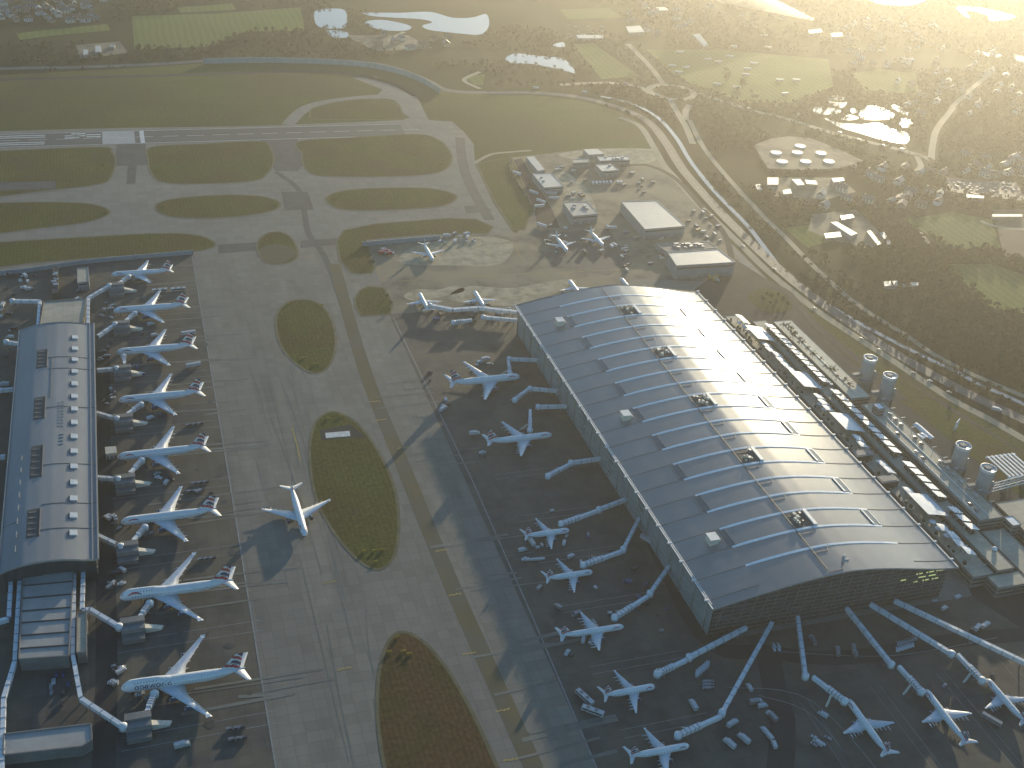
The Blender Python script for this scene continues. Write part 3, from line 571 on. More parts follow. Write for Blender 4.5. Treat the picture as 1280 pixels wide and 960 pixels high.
# ------------------------------------------------------------------ aircraft
def loft(mb, secs, mi=0, smooth=True):
    n = len(secs[0]); vs = [q for s in secs for q in s]
    fs = [(i*n+k, i*n+(k+1) % n, (i+1)*n+(k+1) % n, (i+1)*n+k) for i in range(len(secs)-1) for k in range(n)]
    mb.add(vs, fs, mi, smooth); mb.add(vs, [tuple(range(n-1, -1, -1)), tuple(range((len(secs)-1)*n, len(secs)*n))], mi); return mb
def foil(x, y, z, c, th): return [(x, y, z), (x-c*.2, y, z+th*.55), (x-c*.55, y, z+th*.45), (x-c, y, z), (x-c*.55, y, z-th*.35), (x-c*.2, y, z-th*.45)]
def vfoil(x, z, c, th): return [(x, 0, z), (x-c*.25, th/2, z), (x-c*.6, th*.45, z), (x-c, 0, z), (x-c*.6, -th*.45, z), (x-c*.25, -th/2, z)]
def make_plane(kind, L, R, SP, FH, neng, AX, label, jumbo=False, ribbon=True, text=None, ba=True):
    root = empty('airliner', (0, 0, 0), 0, label, 'airliner')
    ts = [0, .004, .012, .025, .045, .07, .10, .14, .2, .3, .4, .5, .6, .68, .75, .81, .87, .92, .96, .985, 1.0]
    def rad(t):
        if t < .10: return R*(1-(1-t/.10)**2.0)**.5*.99+.02
        if t > .68: return R*max(.06, 1-((t-.68)/.32)**1.55*.93)
        return R
    def axz(t): return AX+(-.16*R*max(0, 1-t/.09)**1.5 if t < .09 else 0)+(R*.62*((t-.68)/.32)**1.5 if t > .68 else 0)
    def hump(t):
        if not jumbo: return 0
        return 1.75*max(0, min(1, (t-.012)/.07))**.7*max(0, min(1, (.40-t)/.12))
    def pt(t, a, off=0.0):
        r = rad(t)+off; s, c = math.sin(a), math.cos(a); z = axz(t)+r*s
        if s > 0: z += hump(t)*s**1.3
        return (-L*t, r*c*(1 if s <= 0 or not jumbo else 1-.12*s*hump(t)/1.75), z)
    n = 20; b = MB(); vs = [pt(t, 2*PI*k/n) for t in ts for k in range(n)]
    for i in range(len(ts)-1):
        for k in range(n):
            mid = 2*PI*(k+.5)/n; b.add([vs[i*n+k], vs[i*n+(k+1) % n], vs[(i+1)*n+(k+1) % n], vs[(i+1)*n+k]], [(0, 1, 2, 3)], 1 if (ba and math.sin(mid) < -.55) else 0, True)
    b.add([pt(1, 2*PI*k/n) for k in range(n)], [tuple(range(n))], 0)
    f = b.build('fuselage', [M_wht, M_navy], root)
    b = MB(); Aw = (.30, .62) if not jumbo else (.75, 1.0)
    for sg in (1, -1):
        for (ta, tb) in ((.017, .024), (.025, .033)):
            A = [pt(tx, (PI/2-sg*(PI/2-al)), .03) for tx, al in ((ta, Aw[0]+.2), (tb, Aw[0]+.1), (tb+.004, Aw[1]), (ta+.004, Aw[1]+.1))]
            b.add(A, [(0, 1, 2, 3)])
    b.build('cockpit_window', M_dark, f)
    for sg in (1, -1):
        b = MB(); nW = int(L*.66/1.5)
        for i in range(nW):
            t = .11+.72*i/nW
            for lv in ((.12,) if not (jumbo and t < .3) else (.12, .78)):
                A = [pt(tt, (PI/2-sg*(PI/2-al)), .025) for tt, al in ((t, lv), (t+.35/L*1.2, lv), (t+.35/L*1.2, lv+.5/R), (t, lv+.5/R))]; b.add(A, [(0, 1, 2, 3)])
        b.build('cabin_window', M_dark, f)
        if ribbon and ba:
            b = MB(); T_ = np.linspace(.075, .19, 12)
            for i in range(11):
                def al(t): return .45+.18*math.sin((t-.075)/.115*PI)
                h = lambda t: .28*math.sin((t-.070)/.125*PI)**.6+.02
                A = [pt(T_[i], PI/2-sg*(PI/2-al(T_[i])), .04), pt(T_[i+1], PI/2-sg*(PI/2-al(T_[i+1])), .04), pt(T_[i+1], PI/2-sg*(PI/2-al(T_[i+1])-h(T_[i+1])), .04), pt(T_[i], PI/2-sg*(PI/2-al(T_[i])-h(T_[i])), .04)]
                b.add(A, [(0, 1, 2, 3)], 0 if i < 8 else 1)
            b.build('ribbon_emblem', [M_red, M_navy], f)
    if text:
        cu = bpy.data.curves.new('lettering', 'FONT'); cu.body = text; cu.size = 5.2; tmp = bpy.data.objects.new('tmp', cu); COL.objects.link(tmp)
        bpy.context.view_layer.update(); me = bpy.data.meshes.new_from_object(tmp.evaluated_get(bpy.context.evaluated_depsgraph_get())); bpy.data.objects.remove(tmp)
        for v in me.vertices:
            t = .105+v.co.x/L; a = .02+v.co.y/R*.72; p = pt(t, a, .05); v.co = Vector((p[0], p[1], p[2]))
        me.materials.clear(); me.materials.append(M_navy); o = bpy.data.objects.new('lettering', me); COL.objects.link(o); o.parent = f
    wl0 = .335*L if not jumbo else .29*L; rc = .215*L if SP > 40 else .185*L; sweep = {747: .86, 777: .66, 767: .66, 320: .49}[kind]
    H = SP/2; zr = AX-R*.62
    for sg in (1, -1):
        def le(y): return -wl0-(y-R*.6)*sweep
        b = MB(); k1 = H*.36; te_r = -wl0-rc; ck = rc*.56; tipc = rc*.17
        secs = [foil(le(R*.5)+1.0, sg*R*.5, zr, rc+1.0, rc*.12), foil(le(k1), sg*k1, zr+.095*(k1-R), (le(k1)-(te_r-1.2)), ck*.11), foil(le(H*.94), sg*H*.94, zr+.095*(H*.94-R)+.2, tipc*1.15, tipc*.1), foil(le(H)-.5, sg*H, zr+.1*(H-R)+.3, tipc*.7, tipc*.06)]
        if sg < 0: secs = [s[::-1] for s in secs]
        wg = loft(b, secs).build('wing', M_wing, root)
        b = MB(); e_ = secs[2][0]; b.box(e_[0]-tipc, e_[0]-.2, min(sg*H*.92, sg*H*1.0), max(sg*H*.92, sg*H*1.0), zr+.095*(H*.96-R)+.22, zr+.095*(H*.96-R)+.4)
        b.build('wing_tip', M_wht, wg)
        b = MB()
        for fr in (.30, .45, .60, .74): 
            y = H*fr; xt = te_r-1.2+(0 if y < k1 else (le(y)-le(k1))*.62); b.tube([(xt+2.2, sg*y, zr+.095*(y-R)-.5), (xt-1.2, sg*y, zr+.095*(y-R)-.4)], [.45, .12], 6)
        b.build('flap_fairing', M_wing, wg)
        for ei, fr in enumerate((.33,) if neng == 2 else (.36, .64)):
            y = H*fr; er = R*.52 if neng == 2 else R*.40; el = er*3.4; xe = le(y)+el*.55; ze = zr+.095*(y-R)-er*1.35
            b = MB(); b.lathe([(er*.55, -el), (er*.75, -el*.8), (er*.98, -el*.45), (er*1.03, -el*.15), (er*.95, 0), (er*.86, -.03*el), (er*.84, -.2*el)], 16, 0, (xe, sg*y, ze), 'x'); en = b.build('engine', M_navy if ba else M_wht, root)
            b = MB(); b.lathe([(0, -el*.19), (er*.84, -el*.2)], 14, 0, (xe, sg*y, ze), 'x'); b.lathe([(0, -el*1.05), (er*.5, -el*.92)], 12, 0, (xe, sg*y, ze), 'x'); b.build('engine_fan', M_dark, en)
            b = MB(); b.box(xe-el*1.0, xe-el*.25, sg*y-.2, sg*y+.2, ze+er*.7, zr+.095*(y-R)+.1); b.build('pylon', M_wing, en)
            b = MB(); b.lathe([(er*1.0, -el*.1), (er*1.05, -el*.03), (er*.99, .02), (er*.9, -.02)], 16, 0, (xe, sg*y, ze), 'x'); b.build('engine_rim', M_steel, en)
        st = .168*SP if SP > 40 else .18*SP
        b = MB(); sx = -L*.885; zc = axz(.93)+.15*R
        secs = [foil(sx, sg*R*.15, zc, .10*L, .5), foil(sx-st*.72, sg*st, zc+.1*st, .038*L, .18)]
        if sg < 0: secs = [s[::-1] for s in secs]
        loft(b, secs).build('tailplane', M_wht, root)
        b = MB(); gx = te_r+rc*.32; gy = sg*R*1.15; wr = .20*R
        b.tube([(gx, gy, wr), (gx, gy*.95, zr)], .12*R/1.5, 6)
        for dx in ((-.42*R, .42*R) if R > 2.2 else (0,)):
            for dy in (-.2*R, .2*R): b.lathe([(0, -.12*R), (wr, -.12*R), (wr, .12*R), (0, .12*R)], 10, 1, (0, 0, 0), 'z') if False else b.tube([(gx+dx, gy+dy-.1*R, wr), (gx+dx, gy+dy+.1*R, wr)], wr, 10, 1)
        b.build('main_gear', [M_steel, M_tyre], root)
    b = MB(); b.tube([(-.09*L, 0, .2*R), (-.092*L, 0, AX-R*.9)], .08*R, 6)
    for dy in (-.14*R, .14*R): b.tube([(-.09*L, dy-.06*R, .17*R), (-.09*L, dy+.06*R, .17*R)], .17*R, 10, 1)
    b.build('nose_gear', [M_steel, M_tyre], root)
    # fin with waving red white and blue flag
    zb, z1 = AX+R*.72, FH; x0, c0 = -L*.80 if kind != 747 else -L*.79, .165*L; xt, ct = -L*.93 if kind != 747 else -L*.925, .062*L
    if kind == 320: x0, c0, xt, ct = -L*.80, .165*L, -L*.915, .075*L
    nu, nv = 16, 22; b = MB()
    def fp(u, v, sg):
        xl = x0+(xt-x0)*v; c = c0+(ct-c0)*v; th = (.5*(1-v)+.14)*R*.32*math.sin(PI*min(.999, max(.001, u**.7)))
        return (xl-u*c, sg*th/2, zb+(z1-zb)*v)
    def fm(u, v):
        if not ba: return 0
        s = v+.34*(u-.5)*(1-.2*v)+.045*math.sin(5.5*u+1.2)
        if v < .10: return 0 if u < .75 else 1
        if .12 < s < .27 and v < .45: return 1
        if .36 < s < .56 and .22 < u: return 2
        if .30 < s < .33: return 2
        if .66 < s < .82: return 1
        if s > .90 and u > .4: return 2
        return 0
    for sg in (1, -1):
        for i in range(nu):
            for j in range(nv):
                q = [fp(i/nu, j/nv, sg), fp((i+1)/nu, j/nv, sg), fp((i+1)/nu, (j+1)/nv, sg), fp(i/nu, (j+1)/nv, sg)]
                b.add(q if sg < 0 else q[::-1], [(0, 1, 2, 3)], fm((i+.5)/nu, (j+.5)/nv), False)
    fn_ = b.build('fin', [M_wht, M_red, M_navy], root)
    b = MB(); b.add([(x0+.06*L, 0, zb-.3), (x0-.01*L, .25, zb-.3), (x0-.015*L, 0, zb+.13*(z1-zb)), (x0-.01*L, -.25, zb-.3)], [(0, 1, 2), (0, 2, 3), (1, 3, 2), (0, 3, 1)]); b.build('fin_fillet', M_wht, fn_)
    return root
P747 = make_plane(747, 68.6, 3.25, 64.4, 19.2, 4, 5.6, 'x', jumbo=True)
P777 = make_plane(777, 62.6, 3.1, 60.9, 18.4, 2, 5.7, 'x')
P767 = make_plane(767, 54.4, 2.55, 47.6, 15.9, 2, 4.9, 'x')
P321 = make_plane(320, 43.6, 2.0, 34.1, 11.8, 2, 3.9, 'x')
P320 = make_plane(320, 37.0, 2.0, 34.1, 11.8, 2, 3.9, 'x')
P319 = make_plane(320, 33.5, 2.0, 34.1, 11.8, 2, 3.9, 'x')
PWH = make_plane(320, 37.0, 2.0, 34.1, 11.8, 2, 3.9, 'x', ba=False)
P74T = make_plane(747, 68.6, 3.25, 64.4, 19.2, 4, 5.6, 'x', jumbo=True, ribbon=False, text='oneworld')
used = set()
def fly(proto, x, y, deg, label, group=None, pitch=0):
    o = proto if proto.name not in used else copy_tree(proto); used.add(proto.name)
    o.location = (x, y, 0); o.rotation_euler = (0, 0, math.radians(deg)); o['label'] = label
    if group: o['group'] = group
    return o
GL_, GR, GB, GF = 'airliners nosed in along the satellite', 'airliners on the shaded stands left of the terminal', 'airliners nosed in below the terminal end', 'airliners on the far remote apron'
fly(P74T, -350.5, 35.9, 178.5, 'four-engined jumbo jet with blue lettering on its side, lowest on the left row', GL_)
fly(P747, -349.2, 111.9, 179.2, 'four-engined jumbo jet with a red nose ribbon, second from bottom on the left row', GL_)
fly(P777, -346.5, 186.1, 179.6, 'twin-engined airliner just above the two jumbo jets by the satellite', GL_)
fly(P777, -346.7, 261.7, 180, 'twin-engined airliner fourth from bottom beside the satellite, box shed at its nose', GL_)
fly(P777, -343.9, 337.8, 180, 'twin-engined airliner beside the satellite middle, fourth from the far end', GL_)
fly(P777, -344, 412.2, 180, 'twin-engined airliner near the far satellite end, white trailer behind its tail', GL_)
fly(P777, -344.6, 485.4, 180, 'twin-engined airliner beyond the satellite end, two white trailers behind its far wing', GL_)
fly(P767, -345, 558.3, 180, 'farthest airliner of the left row, below the grey blast screen', GL_)
fly(P767, -229.6, 147.6, -88.5, 'white airliner taxiing alone between the oval grass islands')
fly(P777, -22.1, 316.6, 1, 'large airliner on the terminal side with a very long fin shadow', GR)
fly(P767, -23.8, 229.8, 0.5, 'mid-sized airliner with docked jet bridge and a truck at its tail', GR)
fly(P319, -50.6, 116.7, 0, 'short airliner topmost of the five in shade, truck under its tail', GR)
fly(P319, -50.4, 72.2, 0, 'short airliner second of the five in shade, baggage carts ahead of its far wing', GR)
fly(P321, -49.6, 19.5, -1, 'longest of the five airliners parked in the terminal shade', GR)
fly(P319, -50.7, -31.7, 0, 'short airliner in shade with two parked buses behind its tail', GR)
fly(P320, -49.7, -77.3, -1, 'lowest of the five shaded airliners, cut by the bottom edge', GR)
fly(P321, 59.5, -68.2, 90, 'left one of three airliners nosed up below the terminal end', GB)
fly(P321, 111.5, -72.7, 88, 'middle one of three airliners nosed up below the terminal end', GB)
fly(P320, 155.6, -74.4, 90, 'right one of three airliners nosed up below the terminal end', GB)
def flyT(px_, py_, deg, label, pr=PWH):
    q = G(px_, py_, 4); return fly(pr, q[0], q[1], deg, label, GF)
flyT(541, 325, -90, 'small white airliner alone on the dusty far apron with a long thin shadow')
flyT(709, 314, -90, 'small white airliner in shade below the flat office block')
flyT(754, 307, -88, 'small white airliner sunlit beside service steps near the big hangar')
flyT(524, 366, 90, 'white airliner at the left end of the far jet bridge pier')
flyT(593, 364, 90, 'white airliner at the middle of the far jet bridge pier on pale dust')
flyT(711, 350, 90, 'white airliner half hidden behind the far roof edge, left of two')
flyT(776, 348, 90, 'white airliner half hidden behind the far roof edge, right of two')

# ------------------------------------------------------------------ jet bridges
def corridor_pt(p, z): return np.array(G(*p, z))
def bridge(fixed, tunnel, label, group, z=5.0, wd=2.4, ramp=True, tw=2.9):
    P = [corridor_pt(p, z+2) for p in fixed]; o = P[-1].copy(); o[2] = 0
    e = empty('jet_bridge', tuple(o), 0, label, 'jet bridge', group)
    for i in range(len(P)-1):
        a, c = P[i]-o, P[i+1]-o; a[2] = c[2] = z
        b = MB(); b.bar(a, c, wd, 2.9); co = b.build('corridor', M_bridge, e)
        L_ = np.linalg.norm(c-a); b = MB(); n = max(2, int(L_/7))
        for k in range(n+1): 
            q = a+(c-a)*k/n; d = (c-a)/L_; b.bar(q-d*.18, q+d*.18, wd+.35, 3.1)
        b.build('frame_band', M_steel, co)
        for t_ in ((.12, .55, .9) if L_ > 30 else (.2, .85)):
            q = a+(c-a)*t_; b = MB(); b.tube([(q[0], q[1], 0), (q[0], q[1], z)], .45, 8); b.build('support_column', M_bgrey, e)
    b = MB(); b.lathe([(0, z-.4), (2.2, z-.4), (2.2, z+3.1), (1.4, z+3.6), (0, z+3.8)], 14, 0, tuple(P[-1][:2]-o[:2])+(0,)); b.build('rotunda', M_bridge, e)
    if tunnel:
        T_ = [corridor_pt(p, z+1.5) for p in tunnel]; a, c = T_[0]-o, T_[1]-o; a[2] = z; c[2] = z-.9; d = (c-a)/np.linalg.norm(c-a); m = a+(c-a)*.52
        b = MB(); b.bar(a, m, tw-.7, 2.6); t1 = b.build('tunnel', M_bridge, e)
        b = MB(); b.bar(m-d*1.5, c, tw, 3.0); t2 = b.build('tunnel', M_bridge, e)
        b = MB()
        for k in range(5):
            q = m+(c-m)*(k+.3)/5; b.bar(q-d*.25, q+d*.25, tw+.3, 3.15)
        b.build('frame_band', M_steel, t2)
        b = MB(); b.lathe([(0, z-1.4), (2.3, z-1.4), (2.4, z+1.9), (1.2, z+2.5), (0, z+2.6)], 12, 0, tuple(c[:2])+(0,)); cb = b.build('cab', M_bridge, e)
        q = a+(c-a)*.78; sx = np.array([-d[1], d[0], 0])*1.6
        b = MB(); b.bar((*(q-sx)[:2], 1.1), (*(q+sx)[:2], 1.1), .6, .5); b.tube([(q[0]-sx[0]*.6, q[1]-sx[1]*.6, 1), (q[0]-sx[0]*.6, q[1]-sx[1]*.6, z-.8)], .25, 6); b.tube([(q[0]+sx[0]*.6, q[1]+sx[1]*.6, 1), (q[0]+sx[0]*.6, q[1]+sx[1]*.6, z-.8)], .25, 6); b.build('drive_leg', M_bgrey, e)
        if ramp:
            s_ = np.array([d[1], -d[0], 0])*3.5+d*1; q = a+(c-a)*.6
            b = MB(); b.add([(*(q+s_)[:2], .1), (*(q+s_*2.2)[:2], .1), (*(q+s_*2.2+d*1.3)[:2], .1), (*(q+s_+d*1.3)[:2], .1), (*(q+s_*.4)[:2], z), (*(q+s_*.4+d*1.3)[:2], z)], [(0, 1, 4), (3, 5, 2), (1, 2, 5, 4), (0, 4, 5, 3), (0, 3, 2, 1)]); b.build('service_stair', M_pale, e)
    return e
def z2(a, b): return (425+a/2.977, 320+b/2.977)
def z6(a, b): return (600+a/2.667, 600+b/2.667)
def z8(a, b): return (860+a/3.048, 720+b/3.048)
RBL = 'jet bridges along the terminal side'
bridge([z2(742, 386), z2(630, 382)], [z2(627, 392), z2(632, 432)], 'white jet bridge docked to the large airliner nearest the dusty apron', RBL)
bridge([z2(810, 500), z2(708, 492)], [z2(700, 496), z2(652, 532)], 'white jet bridge swung clear between the two larger parked airliners', RBL)
bridge([z2(845, 557), z2(738, 560)], [z2(708, 574), z2(707, 645)], 'white jet bridge docked to the mid-sized airliner with a tail truck', RBL)
bridge([z2(970, 752), z2(860, 768)], [z2(855, 775), z2(775, 815)], 'empty white jet bridge between the mid-sized airliner and five shaded ones', RBL)
bridge([z6(490, 62), z6(397, 97)], [z6(390, 103), z6(272, 143)], 'empty white jet bridge above the topmost of the five shaded airliners', RBL)
bridge([z6(532, 125), z6(478, 230)], [z6(472, 238), z6(345, 280)], 'empty white jet bridge right of the second shaded airliner, long car below it', RBL)
bridge([z6(635, 280), z6(567, 377)], [z6(560, 387), z6(450, 455)], 'empty white jet bridge bent beside the longest shaded airliner', RBL)
bridge([z8(222, 195), z8(5, 308)], [(858, 825), (822, 841)], 'white jet bridge starting at the terminal corner, reaching left', RBL)
bridge([z8(320, 178), z8(130, 520)], [(901, 895.5), (848, 918)], 'long white jet bridge slanting down left from the terminal end', RBL)
EBL = 'long fixed bridges below the terminal end'
bridge([z8(418, 155), z8(448, 380)], [(1016, 846), (1056, 875)], 'white jet bridge running straight down to the left of three nosed-in airliners', EBL, ramp=True)
bridge([z8(605, 122), z8(775, 335)], [(1123.5, 833), (1152, 863)], 'white jet bridge reaching the middle of three nosed-in airliners', EBL)
bridge([z8(695, 105), z8(1005, 295)], [(1197, 818), (1228, 849)], 'white jet bridge reaching the right one of three nosed-in airliners', EBL)
bridge([z8(787, 92), z8(1330, 350)], None, 'longest white bridge, running off the right edge below the terminal', EBL)
bridge([(646.6, 389.7), (598, 384.6), (566, 387), (537, 381)], None, 'far white elevated pier with two small airliners beyond it', RBL, wd=3.4)
bridge([(647.6, 399.8), (604, 396)], [(589.7, 399.8), (567, 402)], 'short white jet bridge just below the far elevated pier', RBL)
LBL = 'jet bridges along the satellite'
def zl(a, b, o): return (a/2.977, o+b/2.977) if o != 300 and o != 500 else (a/4.571, o+b/4.571)
LB = [('docked to the jumbo jet with blue lettering', [(92.7, 715), (91, 819), (101, 873), (154, 908)], [(180, 898), (193, 866)]),
 ('docked to the jumbo jet with a red nose ribbon', [(104, 715), (102.5, 763), (112.5, 761.5), (149, 783)], [(172, 775), (187, 753)]),
 ('docked to the airliner just above the two jumbo jets', [zl(552, 770, 500), zl(690, 835, 500)], [zl(760, 805, 500), zl(828, 722, 500)]),
 ('docked to the airliner with a box shed at its nose', [zl(552, 440, 500), zl(675, 450, 500)], [zl(742, 418, 500), zl(810, 340, 500)]),
 ('docked to the airliner at the satellite middle', [zl(552, 72, 500), zl(668, 105, 500)], [zl(728, 80, 500), zl(805, 20, 500)]),
 ('docked to the airliner with a trailer behind its tail', [zl(555, 742, 300), zl(665, 733, 300)], [zl(712, 710, 300), zl(706, 660, 300)]),
 ('docked to the airliner just beyond the satellite end', [zl(556, 550, 300), zl(658, 480, 300)], [zl(718, 462, 300), zl(770, 415, 300)]),
 ('docked to the farthest airliner of the left row', [zl(502, 480, 300), zl(504, 330, 300), zl(625, 260, 300)], [zl(680, 248, 300), zl(735, 205, 300)])]
NODES = [(174, 903), (167, 782), (160, 686), (157, 601), (155, 525), (153.5, 463), (152.5, 407), (146, 359)]
for (s, fx, tn), nd in zip(LB, NODES):
    e = bridge(fx, tn, 'white jet bridge '+s, LBL, ramp=False)
    q = np.array(G(*nd, 6)); o = np.array(e.location); c = q-o
    b = MB(); b.box(c[0]-7.2, c[0]+6.2, c[1]-3.5, c[1]+5.5, 0, 6.6); nd_ = b.build('stand_node', M_bgrey, e)
    b = MB(); b.box(c[0]-7.5, c[0]+6.5, c[1]+1.0, c[1]+5.8, 6.6, 8.2); b.box(c[0]-7, c[0]+6, c[1]-9, c[1]-3.8, 0, 3.2); b.build('node_roof', M_cwall, nd_)
    b = MB(); b.add([(c[0]+6.4, c[1]-2.4, .6), (c[0]+15.5, c[1]-1.5, .2), (c[0]+17, c[1]+1.5, .2), (c[0]+6.4, c[1]+1.2, .6), (c[0]+6.4, c[1]-2.4, 5.0), (c[0]+6.4, c[1]+1.2, 5.0), (c[0]+15.5, c[1]-1.5, 1.4), (c[0]+17, c[1]+1.5, 1.4)], [(0, 1, 6, 4), (1, 2, 7, 6), (2, 3, 5, 7), (4, 6, 7, 5), (0, 4, 5, 3), (0, 3, 2, 1)]); b.build('sloping_stair', M_pale, e)
WBL = 'elevated white walkways'
bridge([(25, 722), (18.5, 827), (4.5, 873), (1, 1010)], None, 'long white elevated walkway on the far left below the satellite', WBL)
bridge([(14, 722), (11, 773), (-20, 782)], None, 'short white elevated walkway elbowing left below the satellite', WBL)
bridge([zl(215, 498, 300), zl(228, 348, 300), zl(70, 346, 300)], None, 'white elbow walkway beyond the satellite, turning left', WBL)
bridge([zl(115, 592, 300), zl(35, 580, 300)], None, 'white stub walkway on the left flank of the satellite', WBL)
bridge([zl(75, 850, 300), zl(-40, 862, 300)], None, 'white walkway leaving the satellite flank at the left edge', WBL)
def bridgeL(a, b_, lab): bridge([zl(*a, 500), zl(*b_, 500)], None, lab, WBL)
bridgeL((30, 320), (-40, 330), 'white stub walkway at the left edge, halfway along the satellite')

# ------------------------------------------------------------------ interchange between terminal and car park
def blk(name, cat, label, x0, x1, y0, y1, z, mtop, mwall, parapet=.35, z0=0):
    e = empty(name, ((x0+x1)/2, (y0+y1)/2, 0), 0, label, cat); hx, hy = (x1-x0)/2, (y1-y0)/2
    b = MB(); b.box(-hx, hx, -hy, hy, z0, z); w_ = b.build('wall', mwall, e)
    b = MB(); b.box(-hx+.3, hx-.3, -hy+.3, hy-.3, z+.004, z+.15); r_ = b.build('roof', mtop, e)
    if parapet:
        b = MB()
        for (a, c) in (((-hx, -hy), (hx, -hy)), ((hx, -hy), (hx, hy)), ((hx, hy), (-hx, hy)), ((-hx, hy), (-hx, -hy))): b.bar((*a, z), (*c, z), .5, parapet)
        b.build('parapet', mwall, r_)
    b = MB(); n = int(2*hy/8)
    for k in range(1, int(z/3.4)+1):
        b.box(-hx-.12, -hx-.02, -hy+1, hy-1, z-k*3.4, z-k*3.4+1.4); b.box(-hx+.5, hx-.5, -hy-.12, -hy-.02, z-k*3.4, z-k*3.4+1.4)
    b.build('window_band', M_dark, w_); return e
blk('plaza_podium', 'podium', 'low paved podium under the white fabric canopies beside the terminal', 203, 220.5, 4, 380, 9.5, M_deck, M_cwall)
blk('forecourt_building', 'building', 'long raised forecourt deck under the sunlit pitched canopies', 222.5, 236.5, 4, 362, 12.0, M_deck, M_cwall)
blk('parking_garage', 'garage', 'long multi-storey garage with pale roof deck beside the canopies', 241, 262, 50, 206, 16.5, M_deck, M_cwall, .4)
blk('parking_garage', 'garage', 'far sunlit terrace block planted with dark shrubs, beyond the round towers', 239, 258, 218, 353, 15, M_deck2, M_cwall, .25)
blk('garage_end', 'building', 'banded corner block where the garage meets the lower right ramps', 214, 240, -9, 3, 9, M_deck, M_cwall)
blk('ramp_block', 'ramp', 'tan ramp deck running down right of the banded corner block', 242, 262, -60, 46, 9, M_deck, M_cwall)
blk('ramp_block', 'ramp', 'second tan ramp deck at the right edge below the round towers', 272, 300, -60, 70, 12, M_deck, M_cwall)
# white fabric canopies: one prototype, then copies
def canopy_proto(nm, w_, l_, z0, slope, label, cat, group, posts=2):
    e = empty(nm, (0, 0, 0), 0, label, cat, group); n = 6; vs = []
    for i in range(n+1):
        x = -w_/2+w_*i/n
        for y in (-l_/2, 0, l_/2): vs.append((x, y, z0+slope*(i/n-.5)+.9*math.sin(PI*i/n)*(1 if y == 0 else .35)))
    m_ = len(vs); b = MB(); fs = [(i*3+j, i*3+3+j, i*3+4+j, i*3+1+j) for i in range(n) for j in range(2)]
    b.add(vs, fs, 0, True); b.add([(x, y, z-.25) for x, y, z in vs], [f[::-1] for f in fs], 0, True)
    b.add(vs+[(x, y, z-.25) for x, y, z in vs], [(i*3+3, i*3, m_+i*3, m_+i*3+3) for i in range(n)]+[(i*3+2, i*3+5, m_+i*3+5, m_+i*3+2) for i in range(n)]+[(0, 1, m_+1, m_), (1, 2, m_+2, m_+1), (m_+n*3, m_+n*3+1, n*3+1, n*3), (m_+n*3+1, m_+n*3+2, n*3+2, n*3+1)])
    b.build('fabric_sheet', M_fabric, e)
    for sy in (-1, 1):
        b = MB(); b.tube([(0, sy*l_*.38, 0), (0, sy*l_*.4, z0+.2)], .25, 6); b.build('post', M_steel, e)
    return e
cp = canopy_proto('fabric_canopy', 8.0, 8.2, 5.5, -2.4, 'small white fabric canopy in the row along the terminal flank', 'canopy', 'small white canopies along the terminal')
y = 374; first = True; AW = (340, 258, 192, 82)
while y > 22:
    if all(abs(y-a) > 17 for a in AW) and not any(abs(y-a) < 7 for a in (149, 115)):
        o = cp if first else copy_tree(cp); first = False; o.location = (211.5+rng.uniform(-1.5, 1.5), y-7, 9.65); o.rotation_euler.z = rng.uniform(-.06, .06)
    y -= 8.8
ap = canopy_proto('fabric_awning', 19, 26, 7.0, -4.6, 'x', 'awning', 'four big white awnings')
for i, (y, s) in enumerate(zip(AW, ('farthest of four big white fabric awnings beside the terminal', 'second farthest big white fabric awning, opposite the roof glint', 'big white fabric awning with a single pale disc canopy next to it', 'nearest big white fabric awning, two pale discs beside it'))):
    o = ap if i == 0 else copy_tree(ap); o.location = (214, y-7, 9.65); o['label'] = s
dp = empty('disc_canopy', (0, 0, 0), 0, 'pale round disc canopy on one post near the awnings', 'canopy', 'round disc canopies')
b = MB(); b.lathe([(0, 5.2), (2.6, 4.6), (2.7, 4.4), (0, 4.5)], 18); b.build('disc', M_fabric, dp); b = MB(); b.tube([(0, 0, 0), (0, 0, 4.5)], .25, 6); b.build('post', M_steel, dp)
for i, (x, y) in enumerate(((214, 224), (213.5, 216), (213, 66), (213, 58.5), (214, 50), (212.5, 366), (213.5, 358), (213, 351))):
    o = dp if i == 0 else copy_tree(dp); o.location = (x-5.5, y-7, 9.65)
pp = empty('pitched_canopy', (0, 0, 0), 0, 'pitched white canopy bay on the raised forecourt deck', 'canopy', 'pitched canopies on the forecourt')
b = MB(); b.add([(-4.2, -4.1, 6.4), (4.2, -4.1, 4.2), (4.2, 4.1, 3.6), (-4.2, 4.1, 5.8), (-4.2, -4.1, 6.7), (4.2, -4.1, 4.5), (4.2, 4.1, 3.9), (-4.2, 4.1, 6.1)], [(3, 2, 1, 0), (4, 5, 6, 7), (0, 1, 5, 4), (1, 2, 6, 5), (2, 3, 7, 6), (3, 0, 4, 7)]); b.build('roof_sheet', M_fabric, pp)
for sx, sy in ((-3, -3.6), (3, -3.6), (-3, 3.6), (3, 3.6)):
    b = MB(); b.tube([(sx, sy, 0), (sx, sy, 4.7-sx*.25)], .22, 6); b.build('post', M_steel, pp)
b = MB(); b.box(-1.5, 1.5, -3, 3, 0, 2.6); b.build('glass_kiosk', M_dark, pp)
ys = [y for y in np.arange(45, 352, 9.6) if not (228 < y < 246 or 128 < y < 136 or 68 < y < 74)]
for i, y in enumerate(ys):
    o = pp if i == 0 else copy_tree(pp); o.location = (229.8, y, 12.15)
